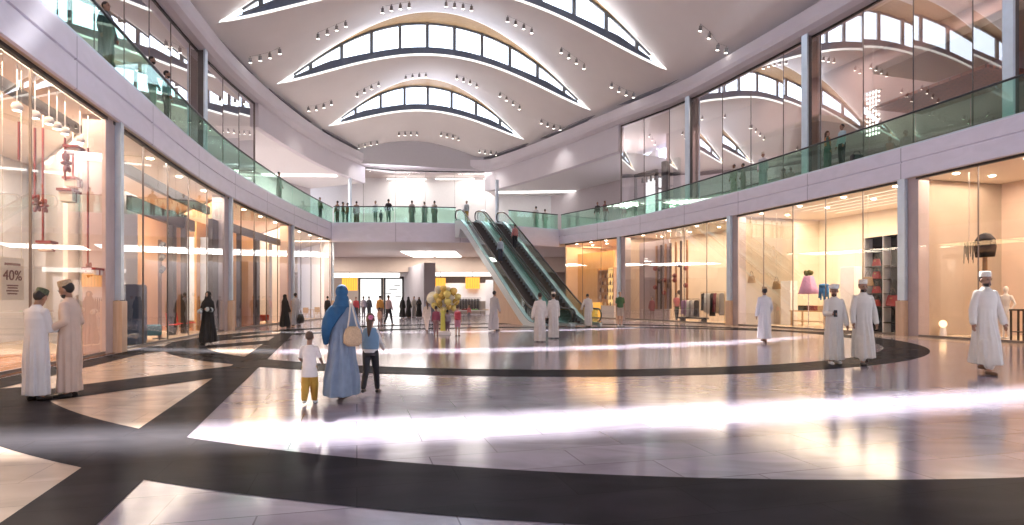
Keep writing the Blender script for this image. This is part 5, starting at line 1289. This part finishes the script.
# --- gallery, left side
def gal(path, px, off=.55): p = spot(path, px, max(.27, off*.5)); return Vector((p.x, p.y, FLOOR2))
person(gal(LP, 106, .55), 1.90, -95, 'tall person in a dark robe at the rail of the left gallery, nearest the viewer', 'robe', cloth('robe_slate', (.10, .11, .11)), hair='short', near=1, facefeat=True, armR=(0, 14, 16))
person(gal(LP, 152, .62), 1.88, -80, 'person in a grey green shirt beside the pale blue shirt at the left rail', 'plain', cloth('sage', (.17, .2, .19)), cloth('pale_trs', (.5, .48, .48)), near=1, facefeat=True, beard=True)
person(gal(LP, 166, .55), 1.90, -70, 'person in a pale blue shirt and black trousers standing at the left rail', 'plain', cloth('sky_shirt', (.42, .56, .68)), cloth('black_trs2', (.02, .02, .022)), near=1, facefeat=True, beard=True, armR=(4, 12, 22), armL=(2, 14, 18), lean=2)
person(gal(LP, 279, .6), 1.80, -100, 'person in a grey olive robe alone on the left gallery', 'robe', cloth('robe_olive', (.28, .29, .24)), near=0)
person(gal(LP, 320, .6), 1.75, -120, 'person in a green top at the left gallery bend', 'plain', cloth('top_moss', (.18, .24, .14)), cloth('far_grey', (.25, .23, .25)), near=0)
# --- far gallery
fg = [(337.5, .7, 1.85, 60, 'person in a tan jacket at the corner of the far gallery', 'plain', cloth('tan_jacket', (.38, .22, .14)), cloth('far_brown', (.16, .10, .08)), {}),
 (343, 1.1, 1.80, -60, 'person in brown beside the tan jacket on the far gallery', 'plain', cloth('brown_top', (.30, .17, .12)), cloth('pale_trs', (.5, .48, .48)), {}),
 (347.5, .8, 1.70, 120, 'person in a rust top, rightmost of the brown-clad corner trio', 'plain', cloth('rust_top', (.36, .15, .09)), cloth('far_grey', (.25, .23, .25)), {}),
 (356.5, 1., 1.85, 20, 'person in a brown robe right of the corner trio', 'robe', cloth('robe_brown', (.34, .22, .17)), None, {}),
 (375.5, .8, 1.86, 160, 'person in a white shirt left of the black shirt on the far gallery', 'plain', cloth('white_shirt', (.68, .66, .68)), cloth('pale_grey_trs', (.42, .42, .45)), dict(armR=(2, 10, 16))),
 (388.5, .6, 1.98, 0, 'person in a black shirt and grey trousers, back turned, on the far gallery', 'plain', cloth('black_shirt', (.035, .022, .03)), cloth('pale_grey_trs', (.42, .42, .45)), dict(armL=(10, 20, 40), armR=(10, 20, 40))),
 (412, .8, 1.90, 10, 'person in a warm grey robe, left of the three robes on the far gallery', 'robe', cloth('robe_warm', (.48, .42, .40)), None, {}),
 (424.5, .9, 1.82, -10, 'person in a pale robe, middle of the three robes on the far gallery', 'robe', cloth('robe_pale', (.58, .56, .56)), None, dict(head='cap')),
 (434.5, .7, 1.90, 20, 'person in a beige robe, right of the three robes on the far gallery', 'robe', cloth('robe_sand', (.52, .46, .40)), None, {}),
 (381, 1.2, 1.15, 30, 'child person between the white shirt and the black shirt', 'plain', cloth('kid_slate', (.25, .25, .28)), cloth('far_grey', (.25, .23, .25)), dict(child=True)),
 (536, .8, 1.95, 10, 'person in a white robe on the short gallery rail, left one', 'robe', ROBEW, None, {}),
 (545, .9, 1.80, -10, 'person in a white robe on the short gallery rail, right one', 'robe', cloth('robe_pearl', (.64, .60, .57)), None, {})]
for px, off, H, fc, lab, of, c1, c2, kw in fg:
    person(gal(FP, px, off), H, fc, lab, of, c1, c2, near=0, **kw)
# --- riders
def rider(d, wo, H, face, lab, of, c1, c2, **kw):
    p = EP(d, wo, ez(d)); person(p, H, face, lab, of, c1, c2, near=1, **kw)
def snap(d): return 1.0+.4*round((d-1.0)/.4)+.22
def esc_d(py, wo):
    best = min((abs((HY-(ez(d)-CAMH)*F/EP(d, wo, 0).y)-py), d) for d in [1.5+.1*i for i in range(145)]); return snap(best[1])
rider(esc_d(264, 2.75), 2.75, 1.72, 160, 'person in a pale blue shirt riding the left escalator', 'plain', cloth('shirt_powder', (.42, .50, .60)), cloth('trs_navy', (.06, .07, .11)), facefeat=True)
rider(esc_d(249, .85), .85, 1.80, 20, 'person in a coral shirt and black trousers riding the right escalator', 'plain', cloth('shirt_coral', (.52, .22, .22)), cloth('trs_black', (.025, .025, .03)))
rider(DL-.2, 2.8, 1.80, 160, 'person in a pale shirt and ochre trousers stepping on at the escalator head', 'plain', cloth('shirt_ice', (.5, .55, .6)), cloth('trs_ochre', (.48, .33, .10)), facefeat=True)
# --- right gallery
gr = [(597.5, .6, 1.85, 150, 'person in black with dark hair at the far bend of the right gallery, left one', 'plain', cloth('bk_shirt', (.03, .025, .025)), cloth('pale_trs', (.5, .48, .48)), {}),
 (605, .8, 1.85, -150, 'person in maroon with dark hair at the far bend of the right gallery, right one', 'plain', cloth('maroon_top', (.2, .05, .06)), cloth('far_grey', (.25, .23, .25)), {}),
 (734, .6, 1.78, 120, 'person in a cream robe on the right gallery, left of the white-robed one', 'robe', cloth('robe_ivory', (.64, .56, .48)), None, {}),
 (743, .8, 1.70, 60, 'person in a beige robe between two pale robes on the right gallery', 'robe', cloth('robe_sand', (.52, .46, .40)), None, {}),
 (763, .6, 1.90, 150, 'person in a white robe and cap on the right gallery between two steel columns', 'robe', ROBEW, None, dict(head='cap')),
 (827.5, .55, 1.88, -120, 'person in an orange top and green skirt robe on the right gallery', 'robe', cloth('robe_green', (.09, .17, .13)), None, dict(hair='long', haircol=HAIRBR, fem=True)),
 (842, .55, 1.96, 100, 'person in a light blue shirt and black trousers on the right gallery', 'plain', cloth('shirt_sky', (.48, .62, .68)), cloth('trs_black', (.025, .025, .03)), dict(armR=(0, 10, 18)))]
for px, off, H, fc, lab, of, c1, c2, kw in gr:
    t, J = person(gal(RP, px, off), H, fc, lab, of, c1, c2, near=1, **kw)
    if px == 827.5:
        q = MB(); q.loft([(J['L']((0, 0, J['hipz']+.1)), .185, .14), (J['L']((0, 0, J['shz']-.16)), .2, .145), (J['L']((0, 0, J['shz']-.03)), .18, .12), (J['L']((0, 0, J['shz']+.03)), .09, .08)], 20); remeshed('shawl', q, .016, cloth('shawl_orange', (.62, .26, .10)), t)
p = gal(RP, 857, .6); t = thing('shoulder_bag', 'black bag on the gallery floor beside the man in light blue', 'bag', (p.x, p.y, FLOOR2+.01)); MB().box((0, 0, .18), (.55, .22, .34)).build('body', black_m, t, bevel=.05); MB().pipe([(-.18, 0, .34), (-.1, 0, .5), (.1, 0, .5), (.18, 0, .34)], .015, 6).build('handle', black_m, t)
# ------------------------------------------------------------------ daylight and lamps
w = bpy.data.worlds.new('sky'); scene.world = w; w.use_nodes = True
nt = w.node_tree; bg = nt.nodes['Background']; bg.inputs[0].default_value = (.74, .84, 1., 1); bg.inputs[1].default_value = 3.0
sl = bpy.data.lights.new('sun', 'SUN'); sl.energy = 28; sl.angle = math.radians(1.6); sl.color = (1, .97, .94)
so = bpy.data.objects.new('sun', sl); COL.objects.link(so)
el = math.radians(47.5); sx = math.radians(4)
h = -AXV*math.cos(sx)-CRV*math.sin(sx)
so.rotation_euler = Vector((h.x*math.cos(el), h.y*math.cos(el), -math.sin(el))).to_track_quat('-Z', 'Y').to_euler()
